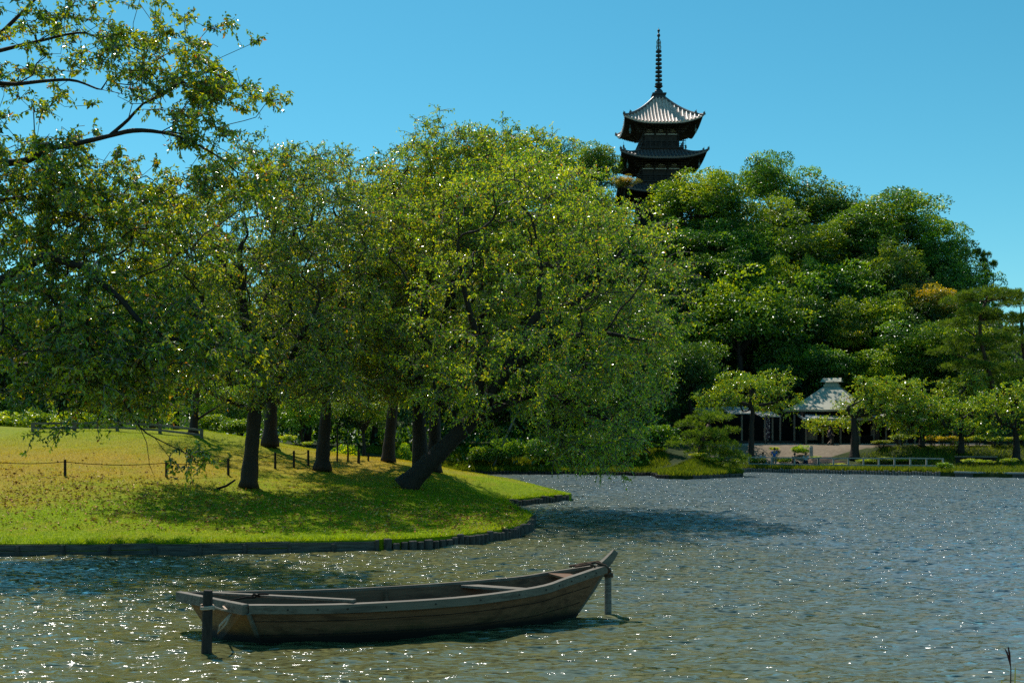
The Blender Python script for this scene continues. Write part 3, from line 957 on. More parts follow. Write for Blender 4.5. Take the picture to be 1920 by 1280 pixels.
CROWNS = {}
for i in range(5):
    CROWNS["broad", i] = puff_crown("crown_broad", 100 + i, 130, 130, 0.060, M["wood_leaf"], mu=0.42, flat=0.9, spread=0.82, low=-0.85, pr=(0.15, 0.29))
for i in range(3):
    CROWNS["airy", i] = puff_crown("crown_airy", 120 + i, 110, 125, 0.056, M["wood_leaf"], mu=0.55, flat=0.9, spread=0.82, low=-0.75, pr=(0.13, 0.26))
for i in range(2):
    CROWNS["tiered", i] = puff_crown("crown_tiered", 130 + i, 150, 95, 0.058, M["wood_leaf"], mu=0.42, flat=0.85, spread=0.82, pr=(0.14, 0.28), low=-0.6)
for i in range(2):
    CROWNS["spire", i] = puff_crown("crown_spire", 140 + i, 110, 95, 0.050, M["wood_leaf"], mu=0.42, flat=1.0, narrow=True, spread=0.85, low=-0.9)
rp = random.Random(8)
def pine_pads(seed):
    r = random.Random(seed)
    out = []
    for i in range(15):
        z = -0.75 + 1.6 * i / 14
        k = 1.0 - 0.35 * max(0, z)
        a = r.random() * 6.28; q = r.uniform(0.15, 0.72) * k
        out.append((math.cos(a) * q, math.sin(a) * q, z, r.uniform(0.24, 0.40), r.uniform(0.05, 0.10)))
    return out
for i in range(2):
    CROWNS["pine", i] = pad_crown("crown_pine", 150 + i, pine_pads(150 + i), 60, 0.10, M["needle"], 0.5)
TRUNKS = [fork_trunk("trunk_shape", 200 + i, 1.5, 0.055, M["bark"]) for i in range(3)]
PTRUNK = fork_trunk("pine_trunk_shape", 210, 1.6, 0.05, M["pine_bark"])

def hill_tree(label, px, py, rx, ry, d, kind, var, color, group=None, name="tree", rd=None, rot=None):
    """crown centred on a pixel at distance d, radii in photo pixels"""
    c = P(px, py, d)
    s = d / FPX
    g = ground_at(c.x, c.y)
    root = empty(name, (c.x, c.y, g))
    tag(root, label, "tree", group)
    m = CROWNS[kind, var]
    o = link(bpy.data.objects.new("crown", m), root)
    o.location = (0, 0, c.z - g)
    o.scale = (rx * s * 1.12, (rd if rd else rx * s), ry * s * 1.28)
    o.rotation_euler = (0, 0, rot if rot is not None else (px * 0.37 + py * 0.11))
    hb = 0.78 + 0.5 * ((px * 7.31 + py * 3.17) % 1.0) if isinstance(px, float) else 0.78 + 0.5 * (((px * 73 + py * 31) % 97) / 97)
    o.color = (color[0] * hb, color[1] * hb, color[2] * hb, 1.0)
    # keep the x/y radii under rotation equal enough
    o.scale.y = o.scale.x
    t = link(bpy.data.objects.new("trunk", PTRUNK if kind == "pine" else TRUNKS[int(px) % 3]), root)
    hz = max(0.5, c.z - g)
    t.location = (0, 0, hz)
    t.scale = (rx * s, rx * s, hz / 1.5 + 0.05)
    return root
# label, px, py, rx, ry, d, kind, variant, colour
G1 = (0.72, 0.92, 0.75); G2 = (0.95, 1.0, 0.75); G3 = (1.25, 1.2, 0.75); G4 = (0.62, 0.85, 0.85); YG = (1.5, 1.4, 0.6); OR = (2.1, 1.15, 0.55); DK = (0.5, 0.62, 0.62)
HILL = [
 ("dark green evergreen whose top shows over the shoulder of the great dome cherry", 1022, 318, 52, 48, 152, "broad", 0, G4),
 ("round light green tree on the hilltop just before the pagoda", 1112, 318, 52, 46, 158, "broad", 1, G2),
 ("small reddish tinged tree tucked under the pagoda's second roof", 1170, 342, 22, 13, 150, "airy", 0, (1.5, 0.85, 0.5)),
 ("mid green tree between the great dome cherry and the pagoda's lowest roof", 1082, 388, 56, 42, 146, "broad", 2, G2),
 ("dark tree top poking above the middle of the great dome cherry", 930, 318, 70, 46, 152, "broad", 3, G4),
 ("light green thicket crown hiding the pagoda's foot", 1190, 462, 60, 30, 144, "airy", 1, G2),
 ("light green bush tree at the pagoda's foot beside the reddish one", 1118, 418, 44, 30, 149, "broad", 3, G2),
 ("feathery light green tree with dark limbs covering one side of the pagoda's lower roofs", 1300, 376, 82, 54, 146, "airy", 2, (1.15, 1.15, 0.85)),
 ("olive green spreading tree next to the feathery one in front of the pagoda", 1362, 402, 76, 66, 148, "airy", 0, (0.95, 1.0, 0.75)),
 ("tall dark tree with a tufted pointed top on the crest beyond the pagoda", 1446, 346, 58, 62, 160, "airy", 0, G1),
 ("dark flat-topped tree on the skyline, first down the ridge from the tufted one", 1552, 398, 74, 52, 156, "tiered", 0, G2),
 ("broad layered tree on the skyline with sky showing through its underside", 1672, 424, 86, 56, 150, "tiered", 1, G2),
 ("loose dark tree on the falling skyline with its branches parted by sky", 1760, 476, 66, 58, 147, "airy", 1, G1),
 ("last skyline tree, leaning out where the ridge ends", 1808, 545, 48, 56, 142, "broad", 4, G1),
 ("small dark pine tuft at the end of the skyline", 1848, 530, 24, 50, 143, "pine", 0, (0.7, 0.9, 0.9)),
 ("large bright green tree halfway up the hill with a sunlit fringe", 1505, 474, 92, 58, 145, "broad", 0, (1.2, 1.2, 0.75)),
 ("dark mound of leaves below the feathery tree by the pagoda", 1296, 470, 84, 52, 140, "broad", 1, G4),
 ("deep green tree in the hollow beneath the olive spreading one", 1404, 488, 60, 52, 141, "broad", 2, G1),
 ("lit green tree standing alone on the steep flank below the skyline gaps", 1668, 522, 58, 54, 139, "broad", 3, G2),
 ("huge rounded dark tree with a bright yellow-green cap above the terrace cherry", 1385, 602, 106, 84, 128, "tiered", 0, (1.15, 1.12, 0.6)),
 ("dark wall-like tree in the middle of the hillside behind the yellow-capped one", 1560, 562, 86, 72, 137, "broad", 4, G1),
 ("orange-brown tree, the only turning one on the hillside", 1732, 576, 52, 42, 134, "broad", 1, OR),
 ("yellow-green tree below the lone lit one on the flank", 1654, 612, 58, 48, 131, "broad", 2, YG),
 ("small gold tinged tree between the yellow-green one and the yellow-capped giant", 1584, 634, 46, 34, 130, "airy", 0, (1.9, 1.3, 0.6)),
 ("bluish young conifer upright in the hillside thicket", 1516, 528, 26, 44, 136, "spire", 1, (0.9, 1.15, 0.95)),
 ("bluish green bush tree on the slope above the yellow-capped giant", 1352, 512, 56, 34, 134, "broad", 3, (0.8, 1.05, 0.9)),
 ("mid green tree under the orange-brown one", 1698, 660, 76, 50, 128, "broad", 0, G1),
 ("bluish rounded tree right behind the tea house's roof cap", 1544, 690, 62, 44, 127, "broad", 1, (0.7, 0.95, 0.85)),
 ("dark tree behind the tea house between its roof cap and the terrace cherry", 1462, 700, 58, 52, 127, "broad", 2, DK),
 ("pale bushy tree just above the tea house's far eave", 1640, 700, 62, 44, 126, "airy", 2, G2),
 ("green tree between the pale bushy one and the tall pine", 1768, 664, 60, 54, 125, "tiered", 1, G2),
 ("dark tree low behind the white-roofed wing", 1742, 734, 66, 46, 126, "broad", 3, DK),
 ("dark tree behind the sharp edge of the great dome cherry, midway up the hill", 1248, 570, 74, 74, 131, "broad", 4, DK),
 ("dark tree above the clipped pine by the water", 1292, 702, 64, 62, 117, "broad", 0, DK),
 ("dark tree at the frame edge beneath the second pine", 1915, 745, 46, 60, 121, "broad", 1, G1),
 ("shadowy tree behind the terrace cherries at the far end", 1840, 760, 60, 50, 120, "broad", 2, DK),
 ("dusky tree filling the slope behind the turning one", 1626, 480, 60, 44, 146, "broad", 3, G4),
 ("dusky tree low on the slope between the giant and the bluish one", 1500, 610, 60, 70, 133, "broad", 1, DK),
]
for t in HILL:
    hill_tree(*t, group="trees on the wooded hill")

FILLH = [(1450, 420, 60, 50, 152), (1600, 445, 70, 46, 150), (1720, 500, 60, 44, 146), (1440, 560, 60, 60, 136), (1620, 560, 60, 50, 138), (1790, 600, 50, 44, 136), (1275, 458, 56, 30, 144), (1340, 440, 60, 40, 144), (1700, 610, 60, 40, 132), (1230, 650, 70, 60, 124), (1400, 520, 60, 40, 140), (1560, 620, 60, 50, 131), (1820, 640, 60, 50, 128)]
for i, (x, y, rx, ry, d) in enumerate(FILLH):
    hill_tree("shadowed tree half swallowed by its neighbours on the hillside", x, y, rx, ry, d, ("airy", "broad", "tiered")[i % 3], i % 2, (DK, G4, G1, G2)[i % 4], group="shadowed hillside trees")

# leafy undergrowth between the trees of the hill
rng = np.random.default_rng(55)
p = np.column_stack([rng.uniform(-75, 85, 90000), rng.uniform(96, 182, 90000)])
px_ = 960 + p[:, 0] / p[:, 1] * FPX
keep = inside(FAR_POLY, p) & ((p[:, 1] > 125.5) | (px_ < 1250)) & (px_ > -150) & (px_ < 2100)
p = p[keep]
hump = 0.9 + 0.8 * np.sin(p[:, 0] * 1.1) * np.sin(p[:, 1] * 0.9 + p[:, 0] * .3)
c3 = np.column_stack([p, far_z(p) + np.clip(hump, .1, 2) * rng.random(len(p)) ** .5 + .1])
V, F = leaf_cards(c3, rng.normal(size=c3.shape) + np.array([0, -.4, .2]), unit(rng.normal(size=c3.shape) * .6 + np.array([0, -.4, .8])), .55 * rng.uniform(.5, 1.2, len(p)), .6, .12)
o = np_obj("undergrowth", V, F, M["wood_leaf"], var=np.repeat(np.clip(rng.normal(.4, .2, len(p)), 0, 1), 2))
o.color = (.8, .95, .8, 1)
tag(o, "dense leafy undergrowth covering the hillside between the trees", "undergrowth", kind="stuff")

# deep wood behind the great cherries, seen only through their gaps
FILL = [(1060, 500, 110, 90, 140), (900, 430, 120, 90, 142), (770, 410, 100, 80, 142), (1110, 660, 110, 100, 120), (980, 640, 100, 110, 118), (1190, 760, 70, 60, 112), (1080, 770, 70, 60, 110), (960, 770, 60, 60, 108)]
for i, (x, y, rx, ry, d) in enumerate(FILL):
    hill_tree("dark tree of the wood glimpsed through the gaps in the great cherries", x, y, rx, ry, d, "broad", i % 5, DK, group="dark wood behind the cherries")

LEFTWOOD = [
 ("dark tree behind the low timber rail, at the frame edge", -10, 690, 110, 130, 88, "broad", 0, DK),
 ("dark tree behind the low timber rail, with the yellow-green bush before it", 110, 670, 110, 140, 92, "broad", 1, G4),
 ("dark tree behind the far end of the timber rail, beside the dim bushy pine", 225, 680, 100, 130, 90, "tiered", 1, DK),
 ("dark tree closing the lawn beyond the dim bushy pine", 330, 660, 100, 150, 94, "broad", 2, DK),
 ("dark tree closing the lawn behind the forked cherry", 450, 660, 100, 150, 94, "broad", 3, DK),
 ("dark tree closing the lawn behind the straight-trunked cherry", 575, 680, 110, 150, 96, "broad", 4, G4),
 ("dark tree closing the lawn behind the low-forking cherry", 700, 700, 100, 140, 98, "broad", 0, DK),
 ("dark tree beyond the inlet behind the slanting trunk", 840, 740, 90, 100, 106, "broad", 1, DK),
 ("lighter green tree low behind the straight trunk, its own forked trunk in view", 680, 765, 60, 44, 84, "airy", 0, (1.2, 1.2, .7)),
 ("bluish leafy tree low between the forked cherry and the straight-trunked one", 565, 772, 50, 44, 84, "airy", 1, (.8, 1.0, .8)),
 ("olive tree in front of the wood at the top of the lawn", 430, 766, 60, 46, 80, "airy", 2, G1),
]
for t in LEFTWOOD:
    hill_tree(*t, group="trees closing the lawn")

# slim reddish trunk between, with its thin crown lost among the cherries
bG = hit(362, 815)
cherry("pine_tree", "slim reddish pine trunk at the crest of the lawn beside the timber rail", bG,
    [([bG, rel(364, 790, bG.y), rel(368, 740, bG.y), rel(372, 690, bG.y), rel(380, 640, bG.y)], -1, 0, (0.22, 0.10)),
     ([rel(395, 770, bG.y), rel(420, 755, bG.y)], 0, 1, (0.06, 0.02))],
    [(370, 610, 90, 60, bG.y, 3, 1), (400, 745, 50, 16, bG.y, 1.5, .2)], 160, 33, 0.2, leaf=0.14, twigs=5, per=14, mu=0.5, orange=0, zmin=above(4), material="needle", wr=0.16, keep_twigs=False)

# ---- the tall pine at the right, and its neighbour
def pine(label, base_px, d, trunk_px, pads, seed, r0, color=(1, 1, 1), per=95, leaf=0.42, group=None):
    c0 = P(base_px[0], base_px[1], d)
    g = ground_at(c0.x, d)
    o = Vector((c0.x, d, g))
    root = empty("pine_tree", o)
    tag(root, label, "tree", group)
    mb = MB()
    line = [Vector((0, 0, -0.1))] + [P(x, y, d) - o for x, y in trunk_px]
    line[0].x = line[1].x * 0.3
    mb.tube([tuple(p) for p in catmull([tuple(p) for p in line], 0.5)], [r0 * (1 - 0.7 * i / 40) if i < 40 else r0 * 0.3 for i in range(len(catmull([tuple(p) for p in line], 0.5)))], 8)
    rng = np.random.default_rng(seed)
    V, F, var = [], [], []; k = 0
    s = d / FPX
    for (x, y, rx, rz) in pads:
        c = np.array(P(x, y, d) - o); c[1] += rng.uniform(-1, 1) * rx * s * 0.5
        near = min(line, key=lambda p: abs(p.z - (c[2] - 0.6)))
        mb.tube([tuple(near), tuple((near + Vector(c)) / 2 + Vector((0, 0, 0.15))), tuple(c)], [r0 * .35, r0 * .25, r0 * .08], 5)
        X, Zr = rx * s, rz * s
        n_t = max(8, int(X * X * 2 * 7))
        for _ in range(n_t):
            a = rng.random() * 6.283; q = math.sqrt(rng.random())
            t = c + np.array([math.cos(a) * q * X, math.sin(a) * q * X * 0.8, Zr * (1 - q * q) * rng.uniform(0.2, 1.0) + rng.normal(0, .08)])
            m = int(per * rng.uniform(.6, 1.2) / 3)
            u = unit(rng.normal(size=(m, 3)) + np.array([0, 0, 0.6]))
            ax = unit(u + rng.normal(size=(m, 3)) * 0.3 + np.array([0, 0, 0.4]))
            v_, f_ = leaf_cards(t + u * 0.12, ax, unit(rng.normal(size=(m, 3))), leaf * rng.uniform(.6, 1.1, m), 0.16, 0.02)
            V.append(v_); F.append(f_ + k); k += len(v_)
            var.append(np.repeat(np.clip(rng.normal(.5, .12) + rng.normal(0, .14, m), 0, 1), 2))
    mb.build("trunk", M["pine_bark"], root, smooth=True)
    c = np_obj("crown", np.concatenate(V), np.concatenate(F), M["needle"], root, var=np.concatenate(var))
    c.color = (*color, 1)
    return root

pine("tall red-trunked pine with layered boughs standing over the terrace end", (1858, 832), 116,
     [(1860, 800), (1864, 740), (1852, 690), (1840, 640), (1838, 600), (1848, 565)],
     [(1850, 556, 60, 14), (1800, 566, 36, 10), (1895, 562, 40, 11), (1830, 592, 44, 11), (1886, 600, 48, 12), (1790, 612, 40, 11), (1880, 640, 46, 12), (1812, 645, 44, 11), (1780, 660, 36, 9), (1862, 672, 40, 10), (1810, 690, 50, 11), (1890, 700, 40, 10), (1840, 716, 44, 10), (1795, 722, 38, 9)],
     61, 0.30, (0.95, 1.0, 0.8))
pine("second pine, half out of frame, behind the tall red-trunked one", (1925, 832), 120,
     [(1926, 800), (1930, 720), (1918, 650), (1915, 590)],
     [(1915, 572, 40, 12), (1935, 605, 44, 11), (1900, 625, 36, 10), (1930, 655, 46, 11), (1905, 690, 40, 10), (1935, 725, 44, 10)],
     62, 0.28, (0.85, 0.95, 0.85))
pine("low clipped pine with stepped cushions leaning over the far waterline", (1305, 880), 92,
     [(1306, 862), (1314, 842), (1322, 815), (1330, 796)],
     [(1332, 786, 46, 15), (1292, 798, 30, 12), (1362, 812, 26, 11), (1318, 818, 44, 14), (1285, 834, 34, 13), (1352, 838, 36, 14), (1376, 860, 30, 16), (1330, 852, 44, 14), (1392, 868, 16, 13), (1355, 876, 34, 10)],
     63, 0.20, (1.05, 1.1, 0.75), per=120, leaf=0.30)
pine("dim bushy pine on the crest of the lawn below the hanging limb", (285, 806), 62,
     [(284, 790), (278, 770), (276, 745), (280, 728)],
     [(262, 736, 40, 12), (300, 746, 40, 11), (272, 762, 46, 12), (318, 770, 34, 10), (250, 780, 34, 10), (300, 788, 40, 9)],
     64, 0.15, (0.8, 1.0, 0.75), per=100, leaf=0.26)

# ---- cherries on the terrace (two shapes shared by the row)
def terrace_cherry(label, px, py, d, crown, seed, R0, mu, orange, npts=300, leaf=0.2):
    b = P(px, py, d); b.z = ground_at(b.x, d)
    cx, cyy, rx, ry = crown
    t0 = cyy + ry * 0.55
    return cherry("cherry_tree", label, b,
        [([b, rel(px + 1, py - (py - t0) * .5, d), rel(px - 1, t0, d), rel(cx, cyy, d)], -1, 0, (R0, R0 * .4)),
         ([rel((px + cx - rx) / 2, (t0 + cyy) / 2, d - .4), rel(cx - rx * .6, cyy, d - .5)], 0, 2, (R0 * .45, R0 * .14)),
         ([rel((px + cx + rx) / 2, (t0 + cyy) / 2 + 4, d + .4), rel(cx + rx * .6, cyy + 2, d + .4)], 0, 2, (R0 * .45, R0 * .14))],
        [(cx, cyy, rx * .8, ry * .8, d, rx * d / FPX * .7, 1.0), (cx + rx * .35, cyy - ry * .55, rx * .5, ry * .5, d, rx * d / FPX * .4, .3), (cx - rx * .6, cyy + ry * .15, rx * .45, ry * .4, d, rx * d / FPX * .4, .3), (cx + rx * .65, cyy + ry * .4, rx * .4, ry * .35, d - 1, rx * d / FPX * .4, .25), (cx - rx * .3, cyy - ry * .5, rx * .4, ry * .4, d, rx * d / FPX * .3, .2)],
        npts, seed, R0, leaf=leaf * .85, twigs=5, per=11, mu=mu - .04, orange=orange * .4, group="cherries along the far shore", tl=(0.4, 1.0), wr=0.5, color=(0.92, 1.08, 0.8, 1), keep_twigs=False)
terrace_cherry("yellow-green cherry with a wide flat crown before the tea house's near wing", 1408, 840, 107, (1408, 738, 98, 44), 71, 0.30, 0.52, 0.03, 420)
terrace_cherry("cherry with orange flecked leaves covering one side of the tea house's green roof", 1602, 860, 104, (1662, 752, 84, 50), 72, 0.42, 0.56, 0.06, 420)
terrace_cherry("low leafy cherry bough tree directly below the tea house's eave", 1560, 846, 112, (1556, 796, 44, 10), 73, 0.14, 0.66, 0.12, 90)
terrace_cherry("cherry by the white-roofed wing with bare grey twigs among its leaves", 1727, 868, 104, (1722, 778, 62, 42), 74, 0.34, 0.5, 0.05, 260)
terrace_cherry("slender cherry between the shore bush and the low wall", 1801, 872, 102, (1806, 786, 62, 46), 75, 0.34, 0.5, 0.03, 300)
terrace_cherry("cherry at the frame edge over the concrete quay", 1905, 872, 100, (1902, 772, 58, 56), 76, 0.34, 0.56, 0.04, 300)
terrace_cherry("small cherry with a pale trunk set back beside the tea house's open end", 1644, 836, 113, (1650, 768, 44, 34), 77, 0.24, 0.58, 0.08, 160)
terrace_cherry("yellowing cherry back behind the terrace end", 1790, 836, 114, (1800, 738, 66, 36), 78, 0.26, 0.56, 0.04, 260)

# ---- shrubs -----------------------------------------------------------------------------------
SHRUB = [puff_crown("shrub_shape", 300 + i, 34, 110, 0.13, M["wood_leaf"], mu=0.55, flat=0.75, spread=0.75, low=-0.25, pr=(0.22, 0.36), droop=-0.2) for i in range(3)]
CLIP = [puff_crown("clipped_shape", 310 + i, 40, 130, 0.09, M["wood_leaf"], mu=0.6, flat=0.7, spread=0.78, low=0.0, pr=(0.18, 0.28), droop=-0.3) for i in range(2)]
def shrub(label, px, py, rx, ry, d, shape, color, group, name="shrub", parts=False):
    """foot centred on (px, py) at distance d"""
    c = P(px, py, d); g = ground_at(c.x, d)
    s = d / FPX
    zc = g + ry * s * 0.75
    if parts:
        o = empty(name, (c.x, d, g)); tag(o, label, "shrub", group)
        cr = link(bpy.data.objects.new("foliage", shape), o)
        cr.location = (0, 0, ry * s * 1.1)
        cr.scale = (rx * s, rx * s, ry * s)
        st = MB()
        for k in range(5):
            a = k * 1.3
            st.tube([(0.1 * math.cos(a), 0.1 * math.sin(a), -0.1), (rx * s * .35 * math.cos(a), rx * s * .35 * math.sin(a), ry * s * .8)], [.05, .03], 5)
        st.build("stem", M["bark"], o)
        cr.color = (*color, 1)
    else:
        o = link(bpy.data.objects.new(name, shape))
        o.location = (c.x, d, zc)
        o.scale = (rx * s, rx * s, ry * s)
        o.rotation_euler = (0, 0, px * 0.7)
        o.color = (*color, 1)
        tag(o, label, "shrub", group)
    return o

SH = [
 # at the top of the lawn
 ("yellow-green mounded bush behind the near end of the timber rail", 128, 800, 44, 32, 76, 0, YG),
 ("bright low bush at the frame edge beyond the lawn", 12, 806, 50, 30, 76, 1, YG),
 ("pale bush filling the wood's edge between the two lawn bushes", 70, 790, 36, 36, 80, 2, G2),
 ("dull green bush beside the far end of the timber rail", 410, 825, 40, 30, 76, 0, G3),
 ("leafy bush right of the reddish pine trunk, by the lawn crest", 445, 832, 36, 26, 74, 1, G2),
 ("round clipped bush glowing green between the dim trunk and the rope fence", 540, 846, 16, 13, 70, "c", YG),
 ("smaller clipped bush beside the round glowing one", 575, 852, 11, 9, 70, "c", YG),
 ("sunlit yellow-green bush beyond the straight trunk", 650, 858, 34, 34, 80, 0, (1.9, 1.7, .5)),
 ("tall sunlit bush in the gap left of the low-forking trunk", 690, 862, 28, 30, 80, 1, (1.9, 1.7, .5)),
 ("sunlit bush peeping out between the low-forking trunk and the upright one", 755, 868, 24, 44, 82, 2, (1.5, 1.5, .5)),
 ("brownish bush at the foot of the low-forking trunk", 705, 868, 18, 16, 72, 0, (1.0, .8, .6)),
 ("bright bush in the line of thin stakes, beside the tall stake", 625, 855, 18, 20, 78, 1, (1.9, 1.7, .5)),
 # beyond the inlet
 ("weedy bush on the inlet's far bank nearest the slanting trunk", 905, 868, 28, 26, 97, 0, G3),
 ("dark bush on the inlet's far bank with a dry grassy top behind", 950, 872, 30, 36, 97, 1, G1),
 ("rough bush in the middle of the inlet's far bank", 1005, 876, 34, 32, 97, 2, G1),
 ("black-green bush above the bare drooping twigs", 1060, 880, 34, 34, 97, 0, DK),
 ("dark bush on the far bank behind the dome's hanging leaves", 1115, 882, 34, 34, 97, 1, DK),
 ("shady bush on the far bank next to the clipped pine's mound", 1180, 884, 40, 38, 96, 2, G1),
 ("green bush at the back of the clipped pine", 1245, 872, 36, 34, 97, 0, G1),
 ("round yellow bush on the mound under the clipped pine", 1312, 874, 18, 11, 91, "c", YG),
 ("round green bush on the mound close to the clipped pine's lowest cushion", 1340, 878, 20, 13, 91, "c", G3),
 # far shore
 ("leafy bush on the shore wall where the log piles meet the quay", 1774, 888, 16, 11, 92, 0, (1.2, 1.3, .9)),
 ("tall leafy plant behind the two seated people", 1501, 842, 15, 15, 107.5, 1, (1.5, 1.6, .7)),
 ("small yellow topped bush behind the standing person in blue", 1452, 832, 10, 7, 110, "c", YG),
 ("grassy tuft bush beside the stone bollard", 1528, 850, 11, 8, 105.5, 1, (1.5, 1.5, .6)),
 ("low hedge bush between the terrace cherry and the person in pale top", 1395, 858, 30, 12, 104, "c", G2),
 ("low hedge bush behind the standing person in blue", 1470, 848, 18, 12, 105, "c", G2),
 ("dark hedge bush at the near end of the railing", 1420, 864, 22, 12, 103, "c", DK),
 ("long clipped bush below the steps, behind the railing", 1566, 866, 30, 6, 101.5, "c", YG),
]
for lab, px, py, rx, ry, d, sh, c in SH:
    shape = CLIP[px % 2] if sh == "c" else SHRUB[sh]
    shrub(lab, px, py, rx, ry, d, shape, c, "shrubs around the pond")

AZ = [
 ("dark domed azalea on the terrace edge, biggest of its row", 1687, 842, 21, 13, 108, (.8, .85, .6)),
 ("flat azalea under the pale-trunked cherry", 1652, 852, 20, 8, 105, (1.0, .9, .6)),
 ("rusty azalea right after the bare-twigged cherry's trunk", 1748, 850, 15, 12, 105, (1.9, 1.25, .6)),
 ("rusty azalea in the middle of the terrace row", 1768, 850, 15, 11, 105, (1.9, 1.2, .6)),
 ("tawny azalea in front of the slender cherry", 1786, 851, 14, 11, 105, (1.7, 1.2, .6)),
 ("yellow-green azalea just past the slender cherry", 1812, 852, 14, 11, 105, (1.6, 1.3, .6)),
 ("bright green azalea at the end of the terrace row", 1833, 852, 15, 12, 105, (1.2, 1.3, .6)),
 ("small round azalea first of the pair before the quay cherry", 1862, 852, 12, 10, 104, (1.4, 1.3, .6)),
 ("small round azalea second of the pair before the quay cherry", 1876, 853, 12, 10, 104, (1.5, 1.4, .6)),
 ("round azalea under the quay cherry", 1893, 853, 12, 10, 104, (1.4, 1.2, .6)),
 ("azalea cut by the frame edge beside the quay cherry", 1917, 853, 13, 11, 104, (1.5, 1.4, .6)),
 ("low azalea behind the railing by the steps' foot", 1625, 866, 22, 9, 101, (1.1, 1.1, .6)),
 ("olive azalea behind the railing's middle", 1660, 868, 22, 10, 100.5, (1.0, 1.0, .6)),
 ("olive azalea behind the railing below the dark domed one", 1695, 869, 20, 9, 100, (.9, .95, .6)),
 ("low azalea below the long timber bench wall", 1820, 874, 18, 9, 97, (1.3, 1.3, .6)),
 ("low azalea beside the one below the bench wall", 1842, 875, 16, 8, 97, (1.3, 1.3, .6)),
 ("smallest azalea at the end of the bench wall", 1856, 875, 10, 7, 97, (1.4, 1.3, .6)),
 ("ragged azalea at the foot of the quay cherry", 1890, 873, 16, 11, 96, (1.0, 1.05, .6)),
]
for i, (lab, px, py, rx, ry, d, c) in enumerate(AZ):
    shrub(lab, px, py, rx, ry, d, CLIP[i % 2], c, "azaleas along the far terrace", "azalea", True)

# ---- grass and fallen leaves --------------------------------------------------------------------
rng = np.random.default_rng(77)
def blades(name, pts, zfun, h, w, mat, lean=0.5):
    n = len(pts)
    z = zfun(pts)
    c = np.column_stack([pts, z - 0.01])
    a = rng.random(n) * 6.283
    hh = h * rng.uniform(0.5, 1.4, n)
    side = np.column_stack([np.cos(a), np.sin(a), np.zeros(n)]) * (w * rng.uniform(.7, 1.3, n))[:, None]
    tip = c + np.column_stack([rng.normal(0, lean, n) * hh, rng.normal(0, lean, n) * hh, hh])
    V = np.stack([c - side, c + side, tip], 1).reshape(-1, 3)
    F = np.arange(3 * n).reshape(-1, 3)
    o = np_obj(name, V, F, mat, var=rng.random(n))
    tag(o, kind="stuff")
    return o
N = 420000
p = np.column_stack([rng.uniform(-24, 3.2, N), 30 + 42 * rng.random(N) ** 1.5])
p = p[inside(LAWN_POLY, p)]
px_ = 960 + p[:, 0] / p[:, 1] * FPX
p = p[(px_ > -260)]
tag(blades("grass", p, lawn_z, 0.055, 0.008, M["blade"]), "short green and straw coloured grass covering the lawn", "grass")
# long fringe hanging over the edging
edge = np.array(FRONT + TIP + SPIT)
seg = edge[np.clip((rng.random(38000) * (len(edge) - 1)).astype(int), 0, len(edge) - 2)]
nxt = edge[np.clip(np.searchsorted(np.arange(len(edge)), 0), 0, 0)]
pf = seg + rng.normal(0, 0.20, seg.shape)
pf = pf[inside(LAWN_POLY, pf) & (pf[:, 0] > -22)]
tag(blades("edge_grass", pf, lawn_z, 0.13, 0.010, M["blade"], 0.85), "longer grass along the lip of the lawn's timber edging", "grass")
# weeds on the far banks
n_ = 60000
q = np.array(FAR_SHORE)[rng.integers(10, len(FAR_SHORE) - 2, n_)] + np.column_stack([rng.normal(0, .6, n_), np.abs(rng.normal(0.3, 1.2, n_))])
q = q[inside(FAR_POLY, q)]
n = NT("weed"); at = n.n("Attribute", attribute_name="var")
c = n.ramp(at.outputs["Fac"], [(0, (0.05, 0.09, 0.008)), (0.6, (0.14, 0.19, 0.01)), (1, (0.24, 0.26, 0.02))])
b = n.bsdf(c.outputs[0], .6, .2); tr = n.n("BsdfTranslucent"); n.l(n.mix(1.0, c.outputs[0], (1.6, 1.5, .6), 'MULTIPLY'), tr.inputs["Color"])
mx = n.n("MixShader"); mx.inputs[0].default_value = .45; n.l(b.outputs[0], mx.inputs[1]); n.l(tr.outputs[0], mx.inputs[2]); M["weed"] = n.done(mx)
tag(blades("bank_grass", q, far_z, 0.32, 0.03, M["weed"], 0.35), "rough bright grass along the far banks", "grass")
q3 = np.column_stack([rng.uniform(17, 62, 60000), rng.uniform(88, 107, 60000)])
q3 = q3[inside(FAR_POLY, q3)]; q3 = q3[(q3[:, 1] < 104.6) & ~((q3[:, 0] > 26.5) & (q3[:, 0] < 31.5) & (q3[:, 1] > 100))]
tag(blades("slope_grass", q3, far_z, 0.22, 0.035, M["weed"], 0.6), "rough grass on the slope between the far shore and the terrace", "grass")
q4 = np.column_stack([rng.uniform(-12, 13, 60000), rng.uniform(93, 104, 60000)]); q4 = q4[inside(FAR_POLY, q4)]
tag(blades("inlet_grass", q4, far_z, 0.28, 0.035, M["weed"], 0.5), "rough grass on the slope beyond the inlet", "grass")
q2 = np.column_stack([rng.uniform(12.3, 17.6, 14000), rng.uniform(87.4, 92, 14000)]); q2 = q2[inside(FAR_POLY, q2)]
tag(blades("mound_grass", q2, far_z, 0.30, 0.03, M["weed"], 0.4), "bright tufted grass on the mound under the clipped pine", "grass")

